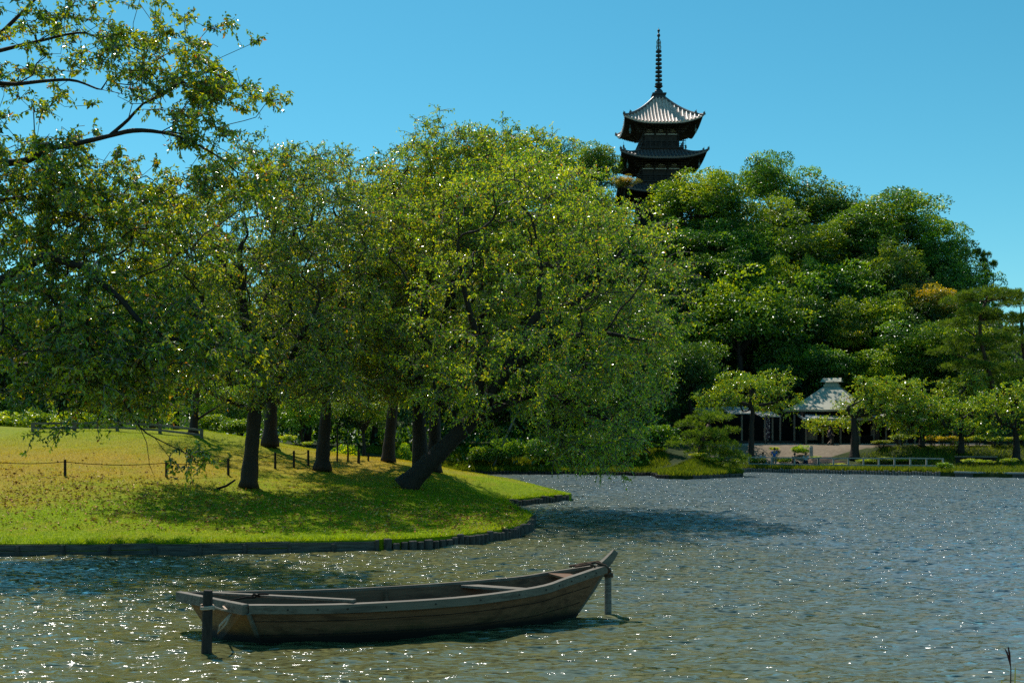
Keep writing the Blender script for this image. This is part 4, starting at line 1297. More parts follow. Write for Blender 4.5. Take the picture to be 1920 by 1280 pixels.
n = NT("fallen_leaf"); at = n.n("Attribute", attribute_name="var")
c = n.ramp(at.outputs["Fac"], [(0, (0.16, 0.06, 0.02)), (0.35, (0.42, 0.15, 0.02)), (0.75, (0.60, 0.32, 0.04)), (1, (0.7, 0.5, 0.16))])
M["fallen"] = n.done(n.bsdf(c.outputs[0], .6, .3))
N = 8500
p = np.column_stack([rng.uniform(-22, 2, N), 33 + np.abs(rng.normal(5.5, 3.2, N))])
p = p[inside(LAWN_POLY, p)]
z = lawn_z(p)
c3 = np.column_stack([p, z + rng.uniform(.02, .06, len(p))])
V, F = leaf_cards(c3, rng.normal(size=(len(p), 3)) * np.array([1, 1, .25]), unit(rng.normal(size=(len(p), 3)) * .5 + np.array([0, 0, 1])), .09 * rng.uniform(.5, 1.7, len(p)), .55, .15)
o = np_obj("fallen_leaves", V, F, M["fallen"], var=np.repeat(rng.random(len(p)), 2))
tag(o, "brown and orange fallen leaves strewn over the lawn", "leaves", kind="stuff")
# ================================================================== built things
M["grey_wood"] = simple("weathered_wood", (0.085, 0.075, 0.065), (0.26, 0.235, 0.205), 5.0, 0.8, 0.2, 0.4, 0.02, stretch=(1, 1, 6))
M["dark_wood"] = simple("dark_wood", (0.022, 0.018, 0.015), (0.055, 0.045, 0.038), 5.0, 0.8, 0.2, 0.4, 0.02, stretch=(4, 4, 1))
M["log"] = simple("log_pile", (0.035, 0.030, 0.025), (0.12, 0.105, 0.09), 6.0, 0.85, 0.2, 0.5, 0.03, stretch=(2, 2, 0.6))
M["edge_plank"] = simple("edge_plank", (0.04, 0.036, 0.031), (0.15, 0.135, 0.115), 4.0, 0.85, 0.2, 0.5, 0.03, stretch=(0.5, 0.5, 5))
M["concrete"] = simple("concrete", (0.25, 0.24, 0.22), (0.42, 0.40, 0.37), 2.0, 0.85, 0.2, 0.3, 0.02)
M["dark_concrete"] = simple("stained_concrete", (0.05, 0.048, 0.045), (0.13, 0.12, 0.11), 2.0, 0.85, 0.2, 0.4, 0.02)
M["rope_dark"] = simple("dark_rope", (0.012, 0.010, 0.009), (0.035, 0.028, 0.024), 60, 0.9, 0.1)
M["rope_tan"] = simple("tan_rope", (0.40, 0.27, 0.19), (0.68, 0.50, 0.38), 60, 0.9, 0.1)
M["rail_white"] = simple("pale_rail", (0.26, 0.24, 0.215), (0.44, 0.41, 0.37), 3, 0.6, 0.4)

def resample(line, step):
    a = np.array(line); L = np.concatenate([[0], np.cumsum(np.hypot(*np.diff(a, axis=0).T))])
    s = np.arange(0, L[-1], step)
    pts = np.column_stack([np.interp(s, L, a[:, i]) for i in range(a.shape[1])])
    tn = np.gradient(pts, axis=0)
    return pts, tn / np.maximum(np.linalg.norm(tn, axis=1, keepdims=True), 1e-9)

# ---- timber edging of the lawn: boards and short piles on the straight run, log piles round the tip and the spit
ro = random.Random(4)
def edging(label, line, step, board, r, outward, top=0.30, name="bank_edging", group=None, lo=-0.9, stuff_after=100, mat=None):
    pts, tn = resample(line, step)
    o = empty(name, (pts[0][0], pts[0][1], 0))
    tag(o, label, "edging", group)
    off = Vector((pts[0][0], pts[0][1], 0))
    M_ = mat or M["log"]
    if board:
        rest = MB()
        ks = sorted(range(len(pts) - 1), key=lambda i: np.hypot(*pts[i]))
        for n_, i in enumerate(ks):
            a = Vector((*pts[i], 0)) - off; b = Vector((*pts[i + 1], 0)) - off
            nrm = Vector((tn[i][1], -tn[i][0], 0)) * outward
            m = MB()
            for z, h in ((top - 0.09 + ro.uniform(-.012, .012), 0.16), (top - 0.27, 0.17)):
                m.bar(a + nrm * 0.03 + Vector((0, 0, z)), b + nrm * 0.03 + Vector((0, 0, z + ro.uniform(-.012, .012))), 0.05, h)
            if n_ < stuff_after: m.build("plank", M["edge_plank"], o)
    ks = sorted(range(len(pts)), key=lambda i: np.hypot(*pts[i]))
    rest = MB()
    for n_, i in enumerate(ks):
        nrm = Vector((tn[i][1], -tn[i][0], 0)) * outward
        c = Vector((*pts[i], 0)) - off + nrm * (0.07 if board else 0.05)
        rr = r * ro.uniform(.85, 1.15); h = top + ro.uniform(-.09, .05)
        m = MB() if n_ < stuff_after else rest
        m.tube([c + Vector((0, 0, lo)), c + Vector((0, 0, h - 0.02)), c + Vector((0, 0, h))], [rr, rr, rr * .8], 8)
        if n_ < stuff_after: m.build("pile", M_, o, smooth=False)
    if rest.v:
        tag(rest.build("piles", M_, o), kind="stuff")
    return o
lead = [p for p in FRONT if -26 < p[0] < -2.6]
edging("grey plank edging with squat posts along the lawn's straight waterline", lead, 1.22, True, 0.06, 1)
tipline = [p for p in FRONT if p[0] >= -3.6] + TIP[:12]
edging("row of short dark log piles curving round the tip of the lawn", tipline, 0.25, False, 0.12, 1, top=0.30)
edging("row of log piles under the small grassy spit behind the lawn's tip", TIP[12:] + SPIT, 0.30, False, 0.13, 1, top=0.30)
i0 = next(i for i, p in enumerate(FAR_SHORE) if p[0] > -6); i1 = next(i for i, p in enumerate(FAR_SHORE) if p[0] > 12.0)
edging("dark log pile edging of the inlet's far bank under the dome cherry", FAR_SHORE[i0:i1], 0.27, False, 0.12, 1, top=0.26, mat=M["dark_wood"])
i2 = next(i for i, p in enumerate(FAR_SHORE) if p[0] > 17.0)
edging("plank edging of the grassy mound under the clipped pine", FAR_SHORE[i1 + 1:i2 + 3], 0.8, True, 0.09, 1, top=0.28)
i3 = next(i for i, p in enumerate(FAR_SHORE) if i > i2 and p[1] > 98); i4 = next(i for i, p in enumerate(FAR_SHORE) if p[0] > 35.0)
edging("long row of pale thin log piles below the railing on the far shore", FAR_SHORE[i3:i4], 0.24, False, 0.11, 1, top=0.34, mat=M["grey_wood"])
qm = MB(); qc = MB()
qpts = QUAY[:3]
for a, b in zip(qpts[:-1], qpts[1:]):
    qm.bar((a[0], a[1] - 0.12, -0.2), (b[0], b[1] - 0.12, -0.2), 0.24, 0.95)
    qc.bar((a[0], a[1] - 0.02, 0.36), (b[0], b[1] - 0.02, 0.36), 0.62, 0.12)
qo = empty("quay_wall", (QUAY[0][0], QUAY[0][1], 0)); tag(qo, "low dark concrete quay with a pale coping at the end of the far shore", "quay")
for o_ in (qm.build("wall_face", M["dark_concrete"], qo), qc.build("coping", M["concrete"], qo)):
    o_.location = (-QUAY[0][0], -QUAY[0][1], 0)

# ---- rope fence across the lawn
fo = [(-40, 891), (122, 893), (312, 895), (428, 890), (516, 879), (551, 877), (578, 874)]
base = [hit(x, y) for x, y in fo]
root = empty("rope_fence", base[0]); tag(root, "low rope fence of short dark posts crossing the lawn", "fence")
tops = []
for i, b in enumerate(base):
    h = [0.62, 0.62, 0.62, 0.66, 0.72, 0.76, 0.74][i]
    m = MB(); m.tube([b - base[0] + Vector((0, 0, -0.2)), b - base[0] + Vector((0.0, 0, h - .02)), b - base[0] + Vector((0.0, 0, h))], [0.055, 0.052, 0.042], 8)
    m.build("post", M["dark_wood"], root)
    tops.append(b - base[0] + Vector((0, 0, h - 0.08)))
for a, b in zip(tops[:-1], tops[1:]):
    m = MB(); pts = [a.lerp(b, k / 8) + Vector((0, -0.05, -0.10 * 4 * (k / 8) * (1 - k / 8))) for k in range(9)]
    m.tube(pts, 0.014, 5); m.build("rope", M["rope_dark"], root)

# ---- thin stakes and the young staked trees at the back of the lawn
for lab, px, py, top, r in (
    ("tall thin black stake on the lawn crest, taller than its neighbours", 632, 866, 800, 0.045),
    ("short stake with a bulging top on the lawn crest", 672, 868, 842, 0.075),
    ("thin stake with a tuft of leaves behind it on the lawn crest", 652, 865, 834, 0.05),
    ("thin stake farthest along the lawn crest", 690, 864, 850, 0.05)):
    b = hit(px, py); h = (py - top) * b.y / FPX
    m = MB(); m.tube([(0, 0, -.2), (0.02, 0, h * .5), (0.0, 0, h)], [r, r * .95, r * .8], 7)
    o = m.build("stake", M["dark_wood"]); o.location = b
    tag(o, lab, "stake", "stakes on the lawn crest")

# ---- low timber rail at the top of the lawn
pts = [(62, 803), (140, 802), (220, 802), (300, 806), (378, 816)]
bb = [hit(x, y + 6) for x, y in pts]
root = empty("rail_fence", bb[0]); tag(root, "low weathered timber rail at the top of the lawn", "fence")
for i, b in enumerate(bb):
    m = MB(); m.box(b - bb[0] + Vector((0, 0, .12)), (.14, .14, .64)); m.build("post", M["grey_wood"], root)
for a, b in zip(bb[:-1], bb[1:]):
    for z, k in ((.40, .11), (.16, .10)):
        m = MB(); m.bar(a - bb[0] + Vector((0, -.09, z)), b - bb[0] + Vector((0, -.09, z)), .06, k); m.build("rail", M["grey_wood"], root)

# ---- prop under the slanting cherry, and the fallen stick
a = P(945, 828, 97); b = P(964, 785, 97)
m = MB(); g0 = ground_at(a.x, a.y)
foot = a + (a - b).normalized() * max(0.0, (a.z - g0) / max(1e-3, (b - a).normalized().z))
m.tube([foot, b, b + (b - foot).normalized() * .5], [.09, .09, .08], 6)
tag(m.build("prop_pole", M["grey_wood"]), "pale slanting prop pole on the inlet's far bank beside the leaning trunk", "pole")
s = hit(407, 918); m = MB(); m.tube([(0, 0, .02), (.35, 0, .14), (.66, 0.1, .36)], [.05, .045, .035], 7)
o = m.build("dead_branch", M["rope_dark"], smooth=True); o.location = s
tag(o, "short black stick poking up out of the lawn", "stick")

# ================================================================== boat
BO = Vector((-4.45, 18.33, 0)); yaw = R(20.6)
bu = Vector((math.cos(yaw), math.sin(yaw), 0)); bv = Vector((-math.sin(yaw), math.cos(yaw), 0))
def bx(u, v, z): return BO + bu * u + bv * v + Vector((0, 0, z))
def boat_wood(name, c1, c2, c3, rough=0.7):
    n = NT(name); tc = n.n("TexCoord")
    mp = n.n("Mapping"); mp.inputs["Rotation"].default_value = (0, 0, -yaw); n.l(tc.outputs["Object"], mp.inputs["Vector"])
    mp2 = n.n("Mapping"); mp2.inputs["Scale"].default_value = (0.5, 9, 9); n.l(mp.outputs[0], mp2.inputs["Vector"])
    g = n.noise(2.4, 8, 0.62, mp2.outputs[0], 0.3); st = n.noise(1.3, 4, 0.6, mp.outputs[0])
    c = n.ramp(g.outputs["Fac"], [(0.28, c1), (0.72, c2)])
    wet = n.n("SeparateXYZ"); gg = n.n("NewGeometry"); n.l(gg.outputs["Position"], wet.inputs[0])
    w = n.n("MapRange"); w.inputs["From Min"].default_value = 0.08; w.inputs["From Max"].default_value = 0.20; n.l(wet.outputs["Z"], w.inputs["Value"])
    c_ = n.mix(n.math('MULTIPLY', st.outputs["Fac"], 0.7), c.outputs[0], c3)
    al = n.n("MapRange"); al.inputs["From Min"].default_value = 0.34; al.inputs["From Max"].default_value = 0.14; n.l(wet.outputs["Z"], al.inputs["Value"])
    s2 = n.noise(3.5, 5, .65, mp.outputs[0]); sr = n.ramp(s2.outputs["Fac"], [(.45, (0, 0, 0)), (.62, (1, 1, 1))])
    c_ = n.mix(n.math('MULTIPLY', n.math('MULTIPLY', al.outputs[0], sr.outputs[0]), .75), c_, (0.045, 0.050, 0.018))
    s3 = n.noise(0.9, 6, .7, mp2.outputs[0]); sr3 = n.ramp(s3.outputs["Fac"], [(.52, (0, 0, 0)), (.60, (1, 1, 1))])
    c_ = n.mix(n.math('MULTIPLY', sr3.outputs[0], .5), c_, tuple(v * .35 for v in c1))
    c_ = n.mix(w.outputs[0], (0.012, 0.010, 0.008), c_)
    return n.done(n.bsdf(c_, rough, 0.3, 0, g.outputs["Fac"], 0.5, 0.012))
M["hull"] = boat_wood("hull_planks", (0.085, 0.040, 0.018), (0.28, 0.135, 0.066), (0.13, 0.075, 0.040))
M["gunwale"] = boat_wood("gunwale_wood", (0.085, 0.070, 0.052), (0.27, 0.225, 0.175), (0.13, 0.11, 0.08))
M["transom"] = boat_wood("lit_transom_wood", (0.22, 0.09, 0.022), (0.45, 0.20, 0.05), (0.12, 0.06, 0.02))  # orange of reflected sun glints put into the wood colour

NG = [(.13, -.55, .62), (1.0, -.80, .61), (2.0, -.92, .605), (3.6, -.90, .62), (5.0, -.60, .68), (5.6, -.42, .78), (6.2, -.20, .88), (6.55, -.065, .935)]
FG = [(-.71, 1.30, .62), (.6, 1.15, .60), (1.8, 1.02, .585), (3.5, .92, .61), (5.0, .62, .70), (5.6, .42, .79), (6.2, .20, .885), (6.55, .065, .935)]
NC = [(.36, -.33, -.14), (1.05, -.50, -.14), (2.0, -.62, -.14), (3.55, -.60, -.14), (4.75, -.36, -.12), (5.25, -.20, -.09), (5.65, -.085, -.05), (5.9, -.03, 0.0)]
FC = [(-.25, .42, -.14), (.75, .60, -.14), (1.9, .65, -.14), (3.5, .60, -.14), (4.75, .36, -.12), (5.25, .20, -.09), (5.65, .085, -.05), (5.9, .03, 0.0)]
def dens(line, k=6):
    out = []
    P_ = [np.array(p, float) for p in line]
    E = [2 * P_[0] - P_[1]] + P_ + [2 * P_[-1] - P_[-2]]
    for i in range(1, len(E) - 2):
        for j in range(k):
            t = j / k; p0, p1, p2, p3 = E[i - 1:i + 3]
            out.append(0.5 * (2 * p1 + (p2 - p0) * t + (2 * p0 - 5 * p1 + 4 * p2 - p3) * t * t + (3 * p1 - p0 - 3 * p2 + p3) * t ** 3))
    out.append(P_[-1]); return out
ng, fg, nc_, fc = dens(NG), dens(FG), dens(NC), dens(FC)
boat = empty("rowing_boat", BO); tag(boat, "weathered wooden flat-bottomed boat with an upswept bow moored between two posts", "boat")
def boat_part(m, name, mat, smooth=False, bevel=0.0):
    m.v = [tuple(Vector(v) - BO) for v in m.v]
    return m.build(name, mat, boat, smooth, bevel)
def side(gun, chn, s, inner=0.035):
    m = MB(); rows_o, rows_i = [], []
    for g, c in zip(gun, chn):
        ro_, ri_ = [], []
        for k in range(5):
            t = k / 4; p = c + (g - c) * t
            p = p + np.array([0, s * 0.05 * math.sin(math.pi * t), 0])       # slight belly
            ro_.append(bx(*p)); ri_.append(bx(p[0], p[1] - s * inner, p[2]))
        rows_o.append(ro_); rows_i.append(ri_)
    m.grid(rows_o); m.grid(rows_i)
    m.grid([[a[-1] for a in rows_o], [a[-1] for a in rows_i]])
    m.grid([[rows_o[0][k] for k in range(5)], [rows_i[0][k] for k in range(5)]])
    return m
boat_part(side(ng, nc_, -1), "side_planking", M["hull"], True)
boat_part(side(fg, fc, 1), "side_planking", M["hull"], True)
m = MB()
m.grid([[bx(*a), bx(*((a + b) / 2)), bx(*b)] for a, b in zip(nc_, fc)])
m.grid([[bx(a[0], a[1] * .95, a[2] + .17), bx(*((a + b) / 2 + np.array([0, 0, .17]))), bx(b[0], b[1] * .95, b[2] + .17)] for a, b in zip(nc_, fc)])
boat_part(m, "bottom_boards", M["hull"])
# rubbing strakes with a cap along both sides
def strake(gun, s):
    m = MB()
    prof = [(0.0, 0.02), (0.06, 0.015), (0.06, -0.12), (0.012, -0.14)]
    outer = [[bx(g[0], g[1] + s * a, g[2] + z) for a, z in prof] + [bx(g[0], g[1] - s * 0.055, g[2] - 0.02), bx(g[0], g[1] - s * 0.055, g[2] + 0.022)] for g in gun]
    rows = [r + [r[0]] for r in outer]
    m.grid(rows)
    for r in (outer[0], outer[-1]): m.add(r, [tuple(range(len(r)))])
    return m
boat_part(strake(ng, -1), "gunwale", M["gunwale"])
boat_part(strake(fg, 1), "gunwale", M["gunwale"])
for sd_, gun, chn in ((-1, ng, nc_), (1, fg, fc)):
    for t_ in (.36, .66):
        m = MB()
        m.tube([bx(c[0] + (g[0] - c[0]) * t_, c[1] + (g[1] - c[1]) * t_ + sd_ * (.05 * math.sin(math.pi * t_) + .001), c[2] + (g[2] - c[2]) * t_) for g, c in zip(gun, chn)][:-3], .006, 5)
        boat_part(m, "plank_seam", M["rope_dark"])
m = MB()
for i in range(4, len(ng) - 4, 3):
    g = ng[i]; c_ = bx(g[0], g[1] - .063, g[2] - .055)
    m.tube([c_, c_ - bv * .006], .016, 6)
boat_part(m, "nail_plugs", M["dark_wood"])
# transom, end beam, corner strip
m = MB()
cnr = [NG[0], FG[0], FC[0], NC[0]]
front = [bx(*c) for c in cnr]; back = [bx(c[0] + .06, c[1], c[2]) for c in cnr]
m.add(front + back, [(0, 1, 2, 3), (7, 6, 5, 4), (0, 4, 5, 1), (1, 5, 6, 2), (2, 6, 7, 3), (3, 7, 4, 0)])
boat_part(m, "transom", M["transom"])
m = MB(); a, b = Vector(FG[0]), Vector(NG[0]); d_ = (a - b).normalized()
m.bar(bx(*(a + d_ * .05)) + Vector((0, 0, -.055)) - bu * .06, bx(*(b - d_ * .03)) + Vector((0, 0, -.055)) - bu * .06, .11, .17)
boat_part(m, "end_beam", M["gunwale"], bevel=.012)
m = MB(); m.bar(bx(.12, -.60, .50), bx(.37, -.365, -.1), .05, .05); boat_part(m, "corner_strip", M["gunwale"])
m = MB(); m.bar(bx(-.30, .83, .66) , bx(1.75, -.86, .66), .12, .045); boat_part(m, "stern_pole", M["gunwale"], bevel=.01)
m = MB(); m.bar(bx(4.15, .80, .58), bx(4.95, -.60, .63), .24, .05); boat_part(m, "thwart", M["gunwale"], bevel=.01)
m = MB(); m.bar(bx(5.75, .36, .78), bx(5.85, -.32, .76), .34, .035); boat_part(m, "fore_thwart", M["hull"])
for u, w in ((1.4, .82), (2.7, .9)):
    m = MB()
    for s in (-1, 1): m.tube([bx(u, s * w * .97, .55), bx(u, s * w * .80, .2), bx(u, s * w * .62, .06)], .035, 6)
    boat_part(m, "rib", M["hull"])
# stem post: up the bow and out over the water
m = MB()
st = [(5.88, -.05, .045), (6.12, .25, .045), (6.35, .55, .05), (6.50, .78, .055), (6.60, .92, .06), (6.69, 1.02, .055), (6.75, 1.10, .045), (6.785, 1.16, .03)]
rows = []
for (u, z, w) in st:
    k = max(.045, .17 - .42 * (z - .9)) if z > .7 else .09
    rows.append([bx(u + .02, -w, z), bx(u + .02, w, z), bx(u - k, w, z + .06), bx(u - k, -w, z + .06), bx(u + .02, -w, z)])
m.grid(rows); m.add(rows[-1][:4], [(0, 1, 2, 3)]); m.add(rows[0][:4], [(0, 1, 2, 3)])
boat_part(m, "stem_post", M["gunwale"])

# ---- posts and ropes
sp = P(386, 1222, 17.2); sp.z = 0
m = MB(); m.tube([(0.0, 0, -1.2), (.01, 0, 0), (.03, 0, .9), (.035, 0, .955)], [.085, .082, .075, .066], 12)
o = m.build("mooring_post", M["dark_wood"]); o.location = sp
tag(o, "dark round mooring post in front of the boat's square stern", "post", "mooring posts at the boat")
bp_ = P(1140, 1152, 20.9); bp_.z = 0
m = MB(); m.tube([(0, 0, -1.2), (0, 0, 0), (0, 0, .84), (0, 0, .87)], [.068, .066, .062, .052], 12)
o = m.build("mooring_post", M["grey_wood"]); o.location = bp_
tag(o, "grey mooring post under the boat's raised bow", "post", "mooring posts at the boat")
def coil(c, r, n, pitch, k=14, tilt=0.0):
    return [c + Vector((math.cos(6.2832 * i / k) * r, math.sin(6.2832 * i / k) * r, pitch * i / k + tilt * math.cos(6.2832 * i / k))) for i in range(int(n * k) + 1)]
def rope(name, label, paths, mat, r):
    c = Vector(paths[0][0]); m = MB()
    for p in paths: m.tube([Vector(q) - c for q in p], r, 6)
    o = m.build(name, mat, smooth=True); o.location = c
    return tag(o, label, "rope")
e1 = sp + Vector((.02, 0, .66)); q1 = bx(-.12, .35, .56)
rope("mooring_rope", "tan rope tied round the dark post at the stern", [coil(e1, .092, 2.6, .028), [e1 + Vector((.09, .02, .04)), e1 + Vector((.16, .2, -.03)), e1 + Vector((.17, .5, -.08)), bx(-.2, .3, .55)]], M["rope_tan"], .016)
k1 = bx(.30, .05, .66)
pA = P(433, 1150, 18.15); pB = P(408, 1187, 18.15)
rope("stern_rope", "black rope knotted over the stern beam and hanging down the transom", [[k1 + Vector((.22, .06, .05)), k1 + Vector((.08, 0, .06)), k1, k1 + Vector((-.10, -.1, .02)), P(433, 1125, 18.2), pA], [k1 + Vector((-.05, .06, .02)), k1 + Vector((.0, -.05, .06)), k1 + Vector((.08, .03, .02)), k1 + Vector((-.03, .05, .05))]], M["rope_dark"], .018)
rope("rope_loop", "slack doubled tan rope dangling below the knotted black one", [[pA + Vector((.01, 0, .02)), pA.lerp(pB, .5) + Vector((.03, 0, 0)), pB, pB.lerp(pA, .3) + Vector((-.03, 0, .03)), pA]], M["rope_tan"], .02)
cb = bp_ + Vector((0, 0, .70)); w_ = bx(6.5, -.17, .80)
rope("bow_rope", "brown rope lashing the boat's bow to the grey post", [coil(cb, .078, 2.5, .025), [cb + Vector((-.07, -.03, .05)), bx(6.62, -.10, .84), bx(6.5, -.13, .95), bx(6.35, -.02, 1.0), bx(6.1, .10, .955), bx(5.95, .22, .92)], [bx(6.52, -.12, .93), bx(6.42, .0, 1.01), bx(6.2, .16, .96), bx(6.0, .06, .93), bx(6.2, -.05, .97), bx(6.4, .10, .98)], [bx(6.3, -.12, .94), bx(6.2, 0, .99), bx(6.1, .18, .95)]], simple("brown_rope", (.05, .03, .022), (.13, .085, .06), 50, .9, .1), .022)

# ---- flowering reed at the lower corner, standing in the shallows
ru = P(1893, 1260, 9.0)
root = empty("reed", (ru.x, 9.0, 0)); tag(root, "slender reed with a dark red flower spike rising at the bottom corner", "reed")
m = MB(); m.tube([(0, 0, -.4), (.0, 0, .6), (.01, 0, 1.45), (-.005, 0, 1.62)], [.008, .007, .005, .003], 5); m.build("stalk", M["bark"], root)
m = MB()
for dx, dz in ((-.02, .03), (-.035, .06), (.0, .05), (-.01, .075)): m.tube([(.008, 0, 1.47), (dx * .6, 0, 1.52 + dz), (dx, .005, 1.55 + dz)], [.004, .007, .003], 4)
m.build("flower_spike", simple("reed_flower", (.08, .02, .02), (.16, .05, .04), 30, .8, .1), root)
m = MB()
for x0, h, lean, w in ((.035, 1.46, .012, .04), (-.09, 1.36, .03, .012), (.10, 1.34, .05, .014), (-.05, 1.30, -.06, .012)):
    rows = [[(x0 + lean * t * t - w * (1 - t) / 2 - .002, .01, h * t), (x0 + lean * t * t, -.006, h * t), (x0 + lean * t * t + w * (1 - t) / 2 + .002, .01, h * t)] for t in [i / 8 for i in range(9)]]
    m.grid(rows)
m.build("leaves", simple("reed_leaf", (.16, .18, .015), (.30, .30, .03), 8, .5, .3), root)
# ================================================================== pagoda
n = NT("roof_tile"); tc = n.n("TexCoord")
t = n.noise(1.5, 5, .6, tc.outputs["Object"]); t2 = n.noise(9, 3, .6, tc.outputs["Object"])
c = n.ramp(t.outputs["Fac"], [(.3, (.07, .06, .06)), (.7, (.13, .11, .105))])
M["tile"] = n.done(n.bsdf(n.mix(t2.outputs["Fac"], c.outputs[0], (.16, .13, .125)), .42, .6, 0, t2.outputs["Fac"], .3, .03))
M["sunlit_tile"] = simple("sunlit_roof_tile", (.40, .27, .21), (.78, .57, .46), 2.5, .5, .6, .2, .02)  # sun glint painted in: paler copy of the tile for the top roof
M["temple_wood"] = simple("temple_wood", (.024, .021, .021), (.070, .057, .052), 3, .75, .25)
M["plaster"] = simple("white_plaster", (.55, .54, .52), (.72, .71, .68), 2, .8, .2)
M["verdigris"] = simple("green_bronze", (.10, .17, .16), (.20, .28, .25), 6, .55, .5)
M["spire_metal"] = simple("dark_bronze", (.018, .022, .026), (.05, .055, .06), 4, .5, .5, metal=.3)

PX, PY, PZ = (1235 - 960) / FPX * 160, 160.0, ground_at((1235 - 960) / FPX * 160, 160.0)
pag = empty("pagoda", (PX, PY, PZ)); tag(pag, "dark three-storeyed wooden pagoda with a tall ringed spire rising over the hilltop trees", "pagoda")
ROT = [Matrix.Rotation(k * math.pi / 2, 4, 'Z') for k in range(4)]
def roof_pt(s, t, w0, w1, z0, z1, lift):
    """front side; s in -1..1 along the eave, t 0 at the top, 1 at the eave"""
    w = w0 + (w1 - w0) * t
    z = z1 + (z0 - z1) * (max(0.0, 1 - t) ** 1.45 * .5 + (1 - t) * .5) + lift * abs(s) ** 3.2 * t ** 2.2
    flare = .05 * w1 * abs(s) ** 4 * t
    return Vector((s * (w + flare), -(w + flare * .6), z))
def pagoda_roof(w0, w1, z0, z1, lift, parent, mat=None):
    m = MB(); S = [i / 12 - 1 for i in range(25)]; T = [j / 10 for j in range(11)]
    for M4 in ROT:
        m.grid([[M4 @ roof_pt(s, t, w0, w1, z0, z1, lift) for s in S] for t in T])
        m.grid([[M4 @ (roof_pt(s, 1, w0, w1, z0, z1, lift) + Vector((0, 0.0, 0))) for s in S], [M4 @ (roof_pt(s, 1, w0, w1, z0, z1, lift) + Vector((0, .02, -.16))) for s in S]])
        nr_ = int(w1 / .44)
        for k in range(-nr_, nr_ + 1):
            x = k * w1 / nr_ * .985
            t0 = 0 if abs(x) <= w0 else (abs(x) - w0) / (w1 - w0)
            if t0 > .95: continue
            pts = []
            for j in range(9):
                t_ = t0 + (1 - t0) * j / 8; w = w0 + (w1 - w0) * t_
                pts.append(M4 @ (roof_pt(max(-1, min(1, x / w)), t_, w0, w1, z0, z1, lift) + Vector((0, -.01 * (j == 8), .035))))
            m.tube(pts, .13, 8)
    o = m.build("roof", mat or M["tile"], parent)
    # hip ridges with end ornaments
    for M4 in ROT:
        h = MB()
        pts = [M4 @ (roof_pt(1, t_ / 12, w0, w1, z0, z1, lift) + Vector((0, 0, .12))) for t_ in range(0, 11)]
        h.tube(pts, .17, 6)
        p2 = [M4 @ (roof_pt(1, t_, w0, w1, z0, z1, lift) + Vector((0, 0, .08))) for t_ in (.80, .9, 1.0, 1.03)]
        h.tube(p2, [.13, .13, .13, .1], 6)
        for t_, hh in ((.80, .62), (1.0, .5)):
            e = M4 @ (roof_pt(1, t_, w0, w1, z0, z1, lift)); dr = Vector((e.x, e.y, 0)).normalized()
            h.bar(e + Vector((0, 0, .0)), e + Vector((0, 0, hh * .7)) + dr * .04, .34, .12, up=dr)
            h.tube([e + Vector((0, 0, hh * .55)), e + Vector((0, 0, hh)) + dr * .16], [.10, .02], 5)
        h.build("ridge", M["tile"], o)
    return o
def under_eaves(wb, w1, zb, ze, lift, parent):
    """rafters, soffit and stepped brackets between the wall head and the eave"""
    m = MB(); wm = w1 * .78
    zm = ze + .28
    S = [i / 10 - 1 for i in range(21)]
    for M4 in ROT:
        m.grid([[M4 @ Vector((s * w1 * (1.0 + .05 * abs(s) ** 4), -w1 * (1.0 + .03 * abs(s) ** 4) + .04, ze - .16 + lift * abs(s) ** 3.2)) for s in S], [M4 @ Vector((s * wm, -wm, zm + lift * .35 * abs(s) ** 3.2)) for s in S], [M4 @ Vector((s * wb * 1.02, -wb * 1.02, zm + .25)) for s in S]])
        for k in range(-22, 23):
            s = k / 23
            a = M4 @ Vector((s * w1 * (1.0 + .05 * abs(s) ** 4) * .985, -w1 * (1 + .03 * abs(s) ** 4) * .985, ze - .24 + lift * abs(s) ** 3.2)); b = M4 @ Vector((s * wm * .8, -wm * .8, zm - .02 + lift * .2 * abs(s) ** 3.2))
            m.bar(a, b, .10, .12)
    m.build("rafter_eaves", M["temple_wood"], parent)
    br = MB(); steps = 4
    for M4 in ROT:
        for i in range(steps):
            f = (i + 1) / steps; w = wb + (w1 * .72 - wb) * f * .8; z = zb + (zm + .05 - zb) * (i / steps)
            hh = (zm - zb) / steps * .62
            br.box(M4 @ Vector((0, -w, z + hh * 1.25)), (2 * w + .3, .16, hh * .5), m=M4)
            for k in (-1, -.34, .34, 1):
                x = k * wb * .97
                br.box(M4 @ Vector((x, -(w + wb) / 2 - .1, z + hh * .5)), (.20, w - wb + .45, hh), m=M4)
                for dx in (-.34, 0, .34):
                    br.box(M4 @ Vector((x + dx, -w - .02, z + hh * .85)), (.20, .24, hh * .7), m=M4)
            cdir = Matrix.Rotation(math.pi / 4, 4, 'Z')
            q = w * 1.28
            br.box(M4 @ Vector((-w * .5 - wb * .5, -w * .5 - wb * .5, z + hh * .6)), (.24, (w - wb) * 1.4 + .8, hh * 1.1), m=M4 @ Matrix.Rotation(-math.pi / 4, 4, 'Z'))
    br.build("bracket_tiers", M["temple_wood"], parent)
